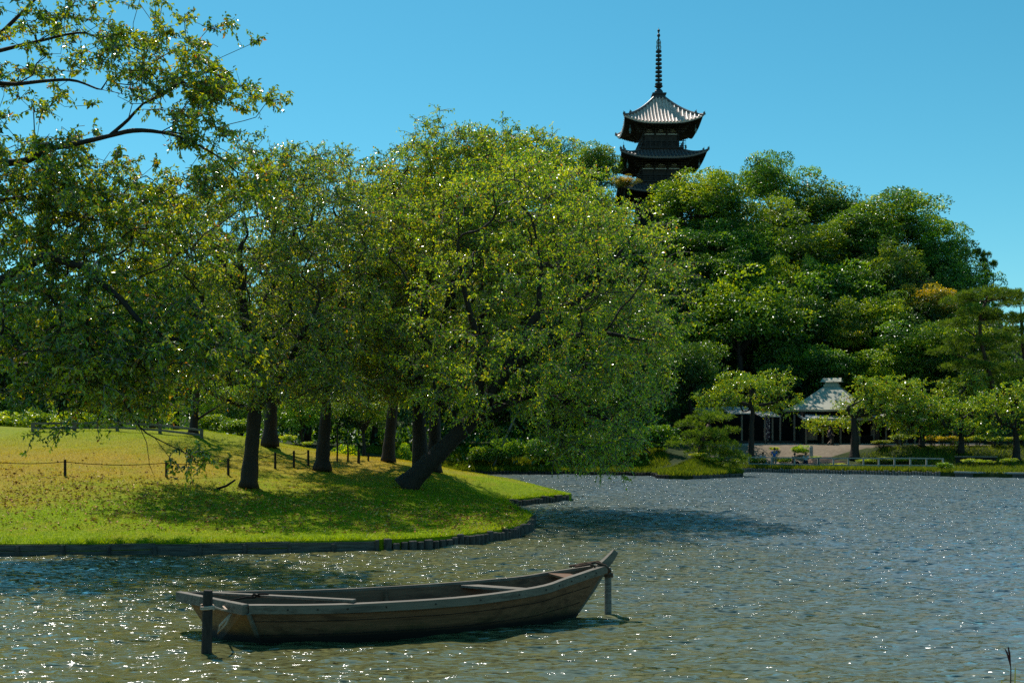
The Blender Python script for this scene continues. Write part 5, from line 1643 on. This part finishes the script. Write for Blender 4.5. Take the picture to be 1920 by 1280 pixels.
def storey(wb, z0, z1, parent, panels=True):
    m = MB()
    m.box((0, 0, (z0 + z1) / 2), (2 * wb - .24, 2 * wb - .24, z1 - z0))
    for M4 in ROT:
        for k in (-1, -.34, .34, 1): m.tube([M4 @ Vector((k * (wb - .1), -(wb - .1), z0)), M4 @ Vector((k * (wb - .1), -(wb - .1), z1))], .15, 8)
        for z, h in ((z0 + .12, .22), (z0 + (z1 - z0) * .45, .16), (z1 - .34, .16), (z1 - .02, .2)): m.box(M4 @ Vector((0, -(wb - .06), z)), (2 * wb + .1, .12, h), m=M4)
    w = m.build("wall", M["temple_wood"], parent)
    pl = MB()
    for M4 in ROT:
        for k in (-.67, 0, .67):
            x = k * (wb - .1); pw = (.56 * wb)
            pl.box(M4 @ Vector((x, -(wb - .115), z1 - .19)), (pw, .04, .14), m=M4)
            vs = [M4 @ Vector((x + a * pw, -(wb - .09), z1 + b)) for a, b in ((-.5, .09), (.5, .09), (.42, .22), (.12, .46), (-.12, .46), (-.42, .22))]
            pl.add(vs, [(0, 1, 2, 3, 4, 5)])
    if panels: pl.build("plaster_panel", M["plaster"], w)
    return w
def balcony(w, z, parent):
    m = MB()
    m.box((0, 0, z - .05), (2 * w, 2 * w, .16)); m.box((0, 0, z - .38), (2 * w - .5, 2 * w - .5, .5))
    o = m.build("balcony", M["temple_wood"], parent)
    r = MB()
    for M4 in ROT:
        for h in (.22, .52, .86): r.bar(M4 @ Vector((-w - (.3 if h > .8 else .12), -w + .08, z + h)), M4 @ Vector((w + (.3 if h > .8 else .12), -w + .08, z + h)), .07, .08)
        for k in range(9): r.box(M4 @ Vector((-w + .1 + (2 * w - .2) * k / 8, -w + .08, z + .42)), (.08, .08, .84), m=M4)
    r.build("railing", M["temple_wood"], o)
def bell(x, y, z, parent):
    m = MB(); m.tube([(x, y, z + .45), (x, y, z)], .02, 4)
    m.lathe([(.05, 0), (.12, -.08), (.14, -.3), (.19, -.44)], (x, y, z), 8); m.box((x, y, z - .6), (.18, .03, .22))
    m.build("wind_bell", M["verdigris"], parent)
def zz(y, d): return HC + (YH - y) / FPX * d - PZ
def level(a, wb, y_eave, w0, ztop, lift, top_z0):
    ze = zz(y_eave, 160 - a)
    pagoda_roof(w0, a, ztop, ze, lift, pag, M["sunlit_tile"] if w0 < 1 else None)
    zb = ze - .75
    under_eaves(wb, a, zb, ze, lift, pag)
    storey(wb, top_z0, zb + .02, pag)
    for sx in (-1, 1):
        for sy in (-1, 1): bell(sx * a * .86, sy * a * .86, ze - .62, pag)
    return ze
zt = zz(184, 160)
b3, b2 = zz(276, 157), zz(340, 157)
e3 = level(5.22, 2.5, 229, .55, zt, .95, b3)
e2 = level(5.7, 2.8, 294, 3.0, b3 - .45, .9, b2)
e1_ = level(6.25, 3.0, 357, 3.25, b2 - .45, .9, .5)
balcony(3.1, b3, pag); balcony(3.35, b2, pag)
m = MB(); m.box((0, 0, .2), (9, 9, .7)); m.build("stone_base", M["concrete"], pag)
# spire
def sz(y): return zz(y, 160)
m = MB()
m.box((0, 0, sz(184) - .05), (1.62, 1.62, .5)); m.box((0, 0, sz(178) - .05), (1.95, 1.95, .18)); m.box((0, 0, sz(180)), (1.5, 1.5, .5))
m.lathe([(.62, 0), (.60, .3), (.42, .55), (.34, .6)], (0, 0, sz(176)), 12); m.lathe([(.3, 0), (.62, .28), (.5, .34), (.2, .36)], (0, 0, sz(166)), 12)
sp_ = m.build("spire", M["spire_metal"], pag)
m = MB(); m.tube([(0, 0, sz(178)), (0, 0, sz(57))], [.17, .09], 8); m.build("mast", M["spire_metal"], sp_)
for i in range(9):
    y = 158 - i * 7.6; r = .50 - .012 * i
    m = MB(); m.lathe([(r * .55, -.06), (r, -.11), (r * 1.03, 0), (r, .11), (r * .55, .06)], (0, 0, sz(y)), 14); m.build("ring", M["spire_metal"], sp_)
m = MB()
for k in range(4):
    a = k * math.pi / 2 + .5; c_, s_ = math.cos(a), math.sin(a)
    pts = [(.10, sz(94)), (.34, sz(93)), (.40, sz(88)), (.30, sz(84)), (.36, sz(79)), (.22, sz(75)), (.10, sz(74))]
    for (r0, z0_), (r1, z1_) in zip(pts[:-1], pts[1:]): m.bar((r0 * c_, r0 * s_, z0_), (r1 * c_, r1 * s_, z1_), .05, .07)
    for f in (.3, .6): m.bar((.08 * c_, .08 * s_, sz(94) + (sz(74) - sz(94)) * f), (.35 * c_, .35 * s_, sz(94) + (sz(74) - sz(94)) * (f + .12)), .05, .06)
m.build("flame_ornament", M["verdigris"], sp_)
m = MB()
for y, r in ((67, .24), (58, .20)): m.lathe([(.05, -r), (r * .8, -r * .6), (r, 0), (r * .75, r * .65), (.04, r * 1.3)], (0, 0, sz(y)), 12)
m.tube([(0, 0, sz(57)), (0, 0, sz(52))], [.05, .012], 6)
m.build("jewel", M["spire_metal"], sp_)

# ================================================================== tea house
n = NT("copper_roof"); tc = n.n("TexCoord")
w_ = n.n("TexWave"); w_.bands_direction = 'Z'; w_.inputs["Scale"].default_value = 2.2; w_.inputs["Distortion"].default_value = .3; n.l(tc.outputs["Object"], w_.inputs["Vector"])
t = n.noise(1.2, 5, .6, tc.outputs["Object"])
c = n.ramp(t.outputs["Fac"], [(.3, (.30, .27, .18)), (.7, (.47, .43, .31))])
M["copper"] = n.done(n.bsdf(n.mix(n.math('MULTIPLY', w_.outputs["Fac"], .25), c.outputs[0], (.08, .12, .11)), .45, .5, 0, w_.outputs["Fac"], .3, .03))
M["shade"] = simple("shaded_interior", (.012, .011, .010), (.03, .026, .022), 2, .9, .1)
M["pale_post"] = simple("pale_post", (.14, .11, .085), (.26, .21, .165), 3, .75, .2)
M["pale_roof"] = simple("pale_sheet_roof", (.34, .32, .28), (.48, .46, .41), 1.5, .5, .4)
TD = 119.0; TX0 = (1560 - 960) / FPX * TD
TZ = ground_at(TX0, TD)
tea = empty("tea_house", (TX0, TD, TZ)); tag(tea, "open-fronted tea house with a tent-shaped green copper roof under the hill", "tea house")
def tz(y, d=TD): return HC + (YH - y) / FPX * d - TZ
def tx(px, d=TD): return (px - 960) / FPX * d - TX0
m = MB(); m.box((0, 2, .06), (28, 13, .24)); m.build("floor", M["concrete"], tea)
# main roof, turned a little
rt = Matrix.Rotation(R(-24), 4, 'Z')
rf = MB(); w0, w1, z0, z1 = .85, 4.3, tz(726), tz(769)
for k in range(4):
    M4 = rt @ Matrix.Rotation(k * math.pi / 2, 4, 'Z')
    rows = []
    for j in range(9):
        t_ = j / 8; w = w0 + (w1 - w0) * t_; z = z1 + (z0 - z1) * ((1 - t_) ** 1.25)
        rows.append([M4 @ Vector((s * w, -w, z)) for s in (-1, -.5, 0, .5, 1)])
    rf.grid(rows)
    rf.grid([[M4 @ Vector((s * w1, -w1, z1)) for s in (-1, 1)], [M4 @ Vector((s * w1 * .99, -w1 * .99, z1 - .16)) for s in (-1, 1)]])
rf.box((0, 0, z1 - .17), (2 * w1 * .985, 2 * w1 * .985, .04), m=rt)
roof = rf.build("roof", M["copper"], tea)
m = MB(); m.box((0, 0, tz(724)), (1.5, 1.5, .35), m=rt); m.box((0, 0, tz(718)), (1.25, 1.25, .5), m=rt)
zc = tz(714)
vs = [rt @ Vector(p) for p in ((-1.05, -.85, zc - .12), (1.05, -.85, zc - .12), (1.05, .85, zc - .12), (-1.05, .85, zc - .12), (-.95, 0, zc + .32), (.95, 0, zc + .32))]
m.add(vs, [(0, 1, 5, 4), (2, 3, 4, 5), (1, 2, 5), (3, 0, 4), (3, 2, 1, 0)]); m.build("roof_cap", M["copper"], roof)
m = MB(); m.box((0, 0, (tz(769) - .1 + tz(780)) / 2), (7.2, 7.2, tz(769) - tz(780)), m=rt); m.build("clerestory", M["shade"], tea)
# lean-to roof all round with a pale eave
m = MB(); xa, xb = tx(1484), tx(1690)
y0, y1 = -5.0, -2.4
zl, zh = tz(784, TD - 5), tz(775, TD - 2.4)
m.grid([[(x, y0, zl) for x in (xa, xb)], [(x, y1, zh) for x in (xa, xb)]]); m.grid([[(x, y0, zl - .22) for x in (xa, xb)], [(x, y1, zh - .22) for x in (xa, xb)]])
m.grid([[(x, y0, zl) for x in (xa, xb)], [(x, y0, zl - .22) for x in (xa, xb)]]); m.grid([[(xa, y0, zl), (xa, y1, zh)], [(xa, y0, zl - .22), (xa, y1, zh - .22)]])
m.grid([[(xb, y0, zl), (xb, y1, zh)], [(xb, y0, zl - .22), (xb, y1, zh - .22)]])
m.grid([[(x, y1, zh) for x in (xa, xb)], [(x, 6, zh + .25) for x in (xa, xb)]])
m.build("eave_roof", M["pale_roof"], tea)
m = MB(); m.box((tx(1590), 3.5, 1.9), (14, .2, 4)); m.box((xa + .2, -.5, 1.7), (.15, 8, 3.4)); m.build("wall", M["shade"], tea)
for px in (1490, 1520, 1552, 1574, 1586, 1612, 1634, 1658, 1686):
    m = MB(); hgt = zl - .2 if px != 1574 else zl * .7
    m.box((tx(px), -4.6, hgt / 2), (.16, .16, hgt)); m.build("post", M["pale_post"], tea)
for px, w, h, z in ((1503, 1.0, 1.3, 1.2), (1616, .8, 1.0, 1.5)):
    m = MB(); m.box((tx(px), -4.2, z), (w, .08, h)); m.build("wooden_screen", M["pale_post"], tea)
m = MB(); m.box((tx(1508), -4.75, 1.95), (.55, .05, .28)); m.build("notice_board", simple("notice_white", (.5, .55, .6), (.65, .7, .74), 3, .6, .2), tea)
m = MB(); m.box((tx(1590), 1.2, .55), (9, .8, 1.0)); m.box((tx(1655), -3, .45), (2.4, .9, .8)); m.build("counter", M["dark_wood"], tea)
# near wing with pale sheet roofs
m = MB()
for a, b, yy, h in ((1300, 1346, 768, .5), (1352, 1402, 766, .5), (1413, 1448, 775, .3)):
    x0, x1 = tx(a), tx(b); z = tz(yy)
    m.add([(x0, -3.4, z - h), (x1, -3.4, z - h), (x1, .6, z + .25), (x0, .6, z + .25), (x0, -3.4, z - h - .12), (x1, -3.4, z - h - .12), (x1, .6, z + .13), (x0, .6, z + .13)], [(0, 1, 2, 3), (7, 6, 5, 4), (0, 4, 5, 1), (1, 5, 6, 2), (3, 7, 4, 0), (2, 6, 7, 3)])
m.build("wing_roof", M["pale_roof"], tea)
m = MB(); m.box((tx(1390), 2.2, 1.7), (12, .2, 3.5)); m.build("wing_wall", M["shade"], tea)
for px in (1380, 1396, 1422, 1427, 1436, 1450, 1476):
    m = MB(); m.box((tx(px), -3.0, 1.55), (.16, .16, 3.1)); m.build("post", M["pale_post"], tea)
m = MB(); m.box((tx(1430), -3.4, .35), (8, .3, .22)); m.build("sill_beam", M["dark_wood"], tea)
# far wing: pale layered sheet roofs seen between the cherries
fw = empty("pavilion", (tx(1725) + TX0, 117.5, ground_at(tx(1725) + TX0, 117.5))); tag(fw, "pavilion with pale layered roofs peeping out between the terrace cherries", "pavilion")
fz = fw.location.z
def fxx(px): return (px - 960) / FPX * 117.5 - fw.location.x
def fzz(y): return HC + (YH - y) / FPX * 117.5 - fz
m = MB()
for a, b, ya, yb, dy in ((1672, 1745, 772, 760, 0), (1740, 1770, 764, 750, 1.2), (1682, 1722, 788, 780, -1.2)):
    x0, x1 = fxx(a), fxx(b)
    m.add([(x0, dy - 1.5, fzz(ya)), (x1, dy - 1.5, fzz(ya - 1)), (x1 - .3, dy + 1.5, fzz(yb) + .2), (x0 + .3, dy + 1.5, fzz(yb) + .2), (x0, dy - 1.5, fzz(ya) - .12), (x1, dy - 1.5, fzz(ya - 1) - .12), (x1 - .3, dy + 1.5, fzz(yb) + .08), (x0 + .3, dy + 1.5, fzz(yb) + .08)], [(0, 1, 2, 3), (7, 6, 5, 4), (0, 4, 5, 1), (1, 5, 6, 2), (3, 7, 4, 0), (2, 6, 7, 3)])
m.build("roof", M["pale_roof"], fw)
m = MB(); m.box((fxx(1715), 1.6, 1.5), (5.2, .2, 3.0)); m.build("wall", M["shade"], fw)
for px in (1674, 1692, 1722, 1752):
    m = MB(); m.box((fxx(px), -1.2, 1.35), (.16, .16, 2.7)); m.build("post", M["pale_post"], fw)

# banner
bp2 = P(1439, 820, 114); bz = ground_at(bp2.x, 114)
root = empty("banner", (bp2.x, 114, bz)); tag(root, "tall narrow dark banner with pale marks on a pole before the tea house", "banner")
m = MB(); m.tube([(-.22, 0, 0), (-.22, 0, 3.1)], .025, 6); m.tube([(-.22, 0, 3.05), (.26, 0, 3.05)], .018, 5); m.build("pole", M["pale_post"], root)
nb = NT("banner_cloth"); tcb = nb.n("TexCoord"); mpb = nb.n("Mapping"); mpb.inputs["Scale"].default_value = (5, 1, 4); nb.l(tcb.outputs["Object"], mpb.inputs["Vector"])
tb = nb.noise(1.6, 2, .5, mpb.outputs[0]); cb_ = nb.ramp(tb.outputs["Fac"], [(.56, (.03, .02, .035)), (.60, (.45, .40, .40))]); M["banner"] = nb.done(nb.bsdf(cb_.outputs[0], .85, .1))
m = MB(); m.grid([[(-.19 + .44 * i / 4, .03 * math.sin(i * 1.4 + j * .5), 2.98 - 2.35 * j / 10) for i in range(5)] for j in range(11)]); m.build("cloth", M["banner"], root)

# ---- railing along the far shore
def railing(label, px0, y0, d0, px1, y1, d1, n_, group=None):
    a = P(px0, y0, d0); b = P(px1, y1, d1); a.z = ground_at(a.x, a.y); b.z = ground_at(b.x, b.y)
    root = empty("railing", a); tag(root, label, "railing", group)
    top = []
    for i in range(n_):
        p = a.lerp(b, i / (n_ - 1)); p.z = ground_at(p.x, p.y); top.append(p - a)
        m = MB(); m.box(p - a + Vector((0, 0, .45)), (.12, .12, 1.1)); m.build("post", M["rail_white"], root)
    for h, k in ((.95, .10), (.36, .10)):
        m = MB()
        for p, q in zip(top[:-1], top[1:]): m.bar(p + Vector((0, -.08, h)), q + Vector((0, -.08, h)), .06, k)
        m.build("rail", M["rail_white"], root)
railing("pale two-bar railing on the far shore between the clipped pine and the steps", 1404, 876, 102.5, 1534, 878, 99.8, 4)
railing("pale two-bar railing on the far shore running on past the steps to the shore bush", 1535, 878, 99.8, 1768, 884, 93.5, 9)

# ---- steps
root_p = P(1580, 858, 101.5); g0 = ground_at(root_p.x, 101.0)
st_o = empty("stone_steps", (root_p.x, 101.0, g0)); tag(st_o, "broad reddish steps climbing from the shore to the terrace", "steps")
M["step"] = simple("step_stone", (.22, .13, .09), (.36, .24, .18), 3, .85, .2)
zt_ = ground_at(root_p.x, 105.5) + .05
ns = 6
for i in range(ns):
    zz0 = (zt_ - g0) * (i + 1) / ns
    m = MB(); m.box((0, i * .75 + 2.2, zz0 - (zt_ - g0) / ns / 2 - .18), (4.3 - .1 * i, 3.0, (zt_ - g0) / ns + .36)); m.build("step", M["step"], st_o, bevel=.02)
# bollard, bench wall, benches
b = P(1521, 848, 106.5); m = MB(); m.tube([(0, 0, -.1), (0, 0, 1.15), (0, 0, 1.2)], [.17, .17, .13], 10); o = m.build("bollard", M["concrete"]); o.location = (b.x, b.y, ground_at(b.x, b.y)); tag(o, "thick stone bollard at the head of the steps", "bollard")
a = P(1790, 858, 99.5); bb_ = P(1870, 860, 98.5)
root = empty("bench_wall", (a.x, a.y, ground_at(a.x, a.y))); tag(root, "low timber-topped wall behind the slender cherry's trunk", "wall")
m = MB(); m.bar((0, 0, .55), (bb_.x - a.x, bb_.y - a.y, .55), .5, .10); m.build("top_board", M["pale_post"], root)
m = MB(); m.bar((.1, .05, .2), (bb_.x - a.x - .1, bb_.y - a.y + .05, .2), .3, .6); m.build("wall_body", M["dark_wood"], root)
def bench(label, px, d, w):
    p = P(px, 860, d); z = ground_at(p.x, d)
    root = empty("bench", (p.x, d, z)); tag(root, label, "bench", "benches by the far shore")
    m = MB(); m.box((0, 0, .43), (w, .42, .06)); m.build("seat", M["grey_wood"], root, bevel=.01)
    for s in (-1, 1):
        m = MB(); m.box((s * (w / 2 - .2), 0, .2), (.12, .36, .42)); m.build("leg", M["dark_concrete"], root)
    return root
bench1 = bench("bench carrying the two seated people beside the steps", 1498, 103.2, 3.4)
bench2 = bench("bench carrying the person in the pale top", 1430, 104.2, 1.6)

# ================================================================== people
M["skin"] = simple("skin", (.36, .21, .14), (.42, .26, .18), 20, .55, .35)
M["hair"] = simple("hair", (.008, .007, .006), (.02, .016, .014), 60, .6, .3)
def cloth(name, c): return simple(name, tuple(v * .8 for v in c), c, 12, .85, .15)
def skin_obj(name, verts, edges, radii, mat, parent, sub=2):
    me = bpy.data.meshes.new(name); me.from_pydata([tuple(v) for v in verts], edges, []); me.materials.append(mat)
    o = link(bpy.data.objects.new(name, me), parent)
    o.modifiers.new("skin", 'SKIN')
    if not me.skin_vertices: return o
    for d_, r in zip(me.skin_vertices[0].data, radii): d_.radius = (r, r) if isinstance(r, float) else r
    me.skin_vertices[0].data[0].use_root = True
    s = o.modifiers.new("subdivision", 'SUBSURF'); s.levels = sub; s.render_levels = sub
    for p in me.polygons: p.use_smooth = True
    return o
def person(label, loc, rz, pose, top, legs, shoes, group=None, hat=None, bare_legs=False):
    root = empty("person", loc, rz); tag(root, label, "person", group)
    J = pose
    # body: one continuous surface
    names = ["pelvis", "waist", "chest", "neck", "head", "crown", "shl", "ell", "wrl", "hal", "shr", "elr", "wrr", "har", "hil", "knl", "anl", "tol", "hir", "knr", "anr", "tor"]
    idx = {k: i for i, k in enumerate(names)}
    ed = [("pelvis", "waist"), ("waist", "chest"), ("chest", "neck"), ("neck", "head"), ("head", "crown"), ("chest", "shl"), ("shl", "ell"), ("ell", "wrl"), ("wrl", "hal"), ("chest", "shr"), ("shr", "elr"), ("elr", "wrr"), ("wrr", "har"), ("pelvis", "hil"), ("hil", "knl"), ("knl", "anl"), ("anl", "tol"), ("pelvis", "hir"), ("hir", "knr"), ("knr", "anr"), ("anr", "tor")]
    rad = dict(pelvis=(.14, .10), waist=(.12, .09), chest=(.145, .10), neck=.052, head=(.078, .09), crown=(.07, .08), shl=.06, ell=.042, wrl=.03, hal=.032, shr=.06, elr=.042, wrr=.03, har=.032, hil=.085, knl=.058, anl=.042, tol=.036, hir=.085, knr=.058, anr=.042, tor=.036)
    skin_obj("body", [J[k] for k in names], [(idx[a], idx[b]) for a, b in ed], [rad[k] for k in names], M["skin"], root)
    def sub(nm, keys, es, grow_, mat, cut=None):
        vs = [Vector(J[k]) for k in keys]
        if cut:
            for k, (a, t_) in cut.items(): vs[keys.index(k)] = Vector(J[a]).lerp(Vector(J[k]), t_)
        rr = []
        for k in keys:
            r = rad[k]; rr.append(tuple(x + grow_ for x in r) if isinstance(r, tuple) else r + grow_)
        i2 = {k: i for i, k in enumerate(keys)}
        return skin_obj(nm, vs, [(i2[a], i2[b]) for a, b in es], rr, mat, root)
    sub("shirt", ["waist", "pelvis", "chest", "shl", "ell", "shr", "elr"], [("waist", "pelvis"), ("waist", "chest"), ("chest", "shl"), ("shl", "ell"), ("chest", "shr"), ("shr", "elr")], .022, top, {"ell": ("shl", .75), "elr": ("shr", .75)})
    if bare_legs:
        sub("shorts", ["pelvis", "hil", "knl", "hir", "knr"], [("pelvis", "hil"), ("hil", "knl"), ("pelvis", "hir"), ("hir", "knr")], .026, legs, {"knl": ("hil", .75), "knr": ("hir", .75)})
    else:
        sub("trousers", ["pelvis", "hil", "knl", "anl", "hir", "knr", "anr"], [("pelvis", "hil"), ("hil", "knl"), ("knl", "anl"), ("pelvis", "hir"), ("hir", "knr"), ("knr", "anr")], .022, legs)
    for a, t_ in (("anl", "tol"), ("anr", "tor")):
        m = MB(); A = Vector(J[a]); B_ = Vector(J[t_])
        m.tube([A + (A - B_) * .35 + Vector((0, 0, -.03)), A + Vector((0, 0, -.02)), B_ + (B_ - A) * .15], [.045, .058, .038], 8); m.build("shoe", shoes, root, smooth=True)
    hd = Vector(J["head"]); cr = Vector(J["crown"]); up = (cr - hd).normalized(); fw_ = Vector((0, -1, 0))
    m = MB(); c0 = (hd + cr) / 2 + up * .03 + Vector((0, .018, 0))
    rows = []
    for j in range(7):
        ph = math.pi * .62 * j / 6
        rows.append([c0 + up * (.125 * math.cos(ph)) + Vector((math.cos(a) * .105 * math.sin(ph), math.sin(a) * .115 * math.sin(ph), 0)) for a in [2 * math.pi * i / 12 for i in range(13)]])
    m.grid(rows); m.build("hat" if hat else "hair", hat or M["hair"], root, smooth=True)
    # face: nose, eyes, ears, mouth
    m = MB(); f0 = hd.lerp(cr, .35) + fw_ * .095
    m.tube([f0 + up * .03, f0 + fw_ * .025 - up * .01, f0 - up * .015], [.008, .014, .01], 5)
    for s in (-1, 1): m.lathe([(.004, -.025), (.022, 0), (.004, .025)], tuple(hd.lerp(cr, .3) + Vector((s * .088, .01, 0))), 6)
    m.build("face_features", M["skin"], root, smooth=True)
    m = MB()
    for s in (-1, 1): m.lathe([(.002, -.008), (.011, 0), (.002, .008)], tuple(f0 + up * .028 + Vector((s * .034, .012, 0))), 6)
    m.build("eyes", M["hair"], root)
    for side_ in ("l", "r"):
        w3 = Vector(J["wr" + side_]); h3 = Vector(J["ha" + side_]); dd = (h3 - w3).normalized(); sx = dd.cross(Vector((0, 1, .2))).normalized()
        m = MB()
        for i in range(4):
            o3 = sx * (.024 * (i - 1.5)); ln = (.06, .072, .068, .052)[i]
            m.tube([h3 + o3, h3 + o3 * 1.1 + dd * ln * .55 + Vector((0, -.012, 0)), h3 + o3 * 1.1 + dd * ln + Vector((0, -.034, 0))], [.011, .010, .008], 5)
        m.tube([w3.lerp(h3, .5) + sx * .03, h3 + sx * .055, h3 + sx * .055 + dd * .035], [.013, .011, .009], 5)
        m.build("fingers", M["skin"], root, smooth=True)
    return root
STAND = dict(pelvis=(0, 0, .95), waist=(0, .01, 1.12), chest=(0, .015, 1.36), neck=(0, 0, 1.50), head=(0, -.015, 1.59), crown=(0, -.01, 1.69), shl=(.19, .01, 1.42), ell=(.25, .02, 1.14), wrl=(.22, -.10, .93), hal=(.20, -.14, .86), shr=(-.19, .01, 1.42), elr=(-.26, .03, 1.14), wrr=(-.22, -.08, .92), har=(-.20, -.12, .85), hil=(.10, 0, .88), knl=(.11, -.02, .50), anl=(.11, .02, .09), tol=(.12, -.13, .04), hir=(-.10, 0, .88), knr=(-.11, -.02, .50), anr=(-.12, .02, .09), tor=(-.14, -.13, .04))
SIT = dict(pelvis=(0, .05, .55), waist=(0, .06, .72), chest=(0, .02, .95), neck=(0, -.03, 1.09), head=(0, -.07, 1.18), crown=(0, -.08, 1.28), shl=(.19, .01, 1.01), ell=(.25, -.06, .75), wrl=(.12, -.30, .70), hal=(.05, -.36, .70), shr=(-.19, .01, 1.01), elr=(-.25, -.06, .75), wrr=(-.12, -.30, .70), har=(-.05, -.36, .71), hil=(.10, 0, .54), knl=(.13, -.42, .54), anl=(.12, -.40, .09), tol=(.13, -.55, .04), hir=(-.10, 0, .54), knr=(-.13, -.42, .54), anr=(-.12, -.44, .09), tor=(-.13, -.58, .04))
WALK = dict(STAND); WALK.update(knl=(.10, -.20, .52), anl=(.10, -.12, .12), tol=(.10, -.28, .10), knr=(-.10, -.02, .48), anr=(-.10, .30, .16), tor=(-.10, .20, .05), ell=(.24, .12, 1.15), wrl=(.22, .16, .92), hal=(.21, .15, .85), elr=(-.24, -.06, 1.15), wrr=(-.21, -.24, 1.0), har=(-.20, -.31, .98))
WALK["tor"] = (-.10, .20, .04)
dark = cloth("dark_cloth", (.03, .028, .035)); white = cloth("white_cloth", (.62, .64, .68)); blue = cloth("blue_cloth", (.03, .16, .50)); khaki = cloth("khaki_cloth", (.32, .26, .19)); pink = cloth("lilac_cloth", (.52, .44, .58)); navy = cloth("navy_cloth", (.025, .03, .06)); shoe = cloth("shoe_leather", (.03, .025, .02))
def stand_at(px, d): x = (px - 960) / FPX * d; return Vector((x, d, ground_at(x, d)))
person("person in a bright blue shirt and khaki trousers standing on the far shore", stand_at(1452, 104.0), R(160), STAND, blue, khaki, shoe)
person("person in a pale lilac top sitting alone by the standing one in blue", stand_at(1430, 104.2), R(15), SIT, pink, blue, shoe)
person("person in dark clothes and dark cap sitting on the bench", stand_at(1489, 103.2), R(30), SIT, dark, dark, shoe, hat=dark)
person("person in a white shirt sitting on the bench end by the bollard", stand_at(1511, 103.2), R(-20), SIT, white, navy, shoe)
person("person in dark shorts walking across the terrace under the cherry bough", stand_at(1556, 109.0), R(100), WALK, navy, dark, shoe, bare_legs=True)
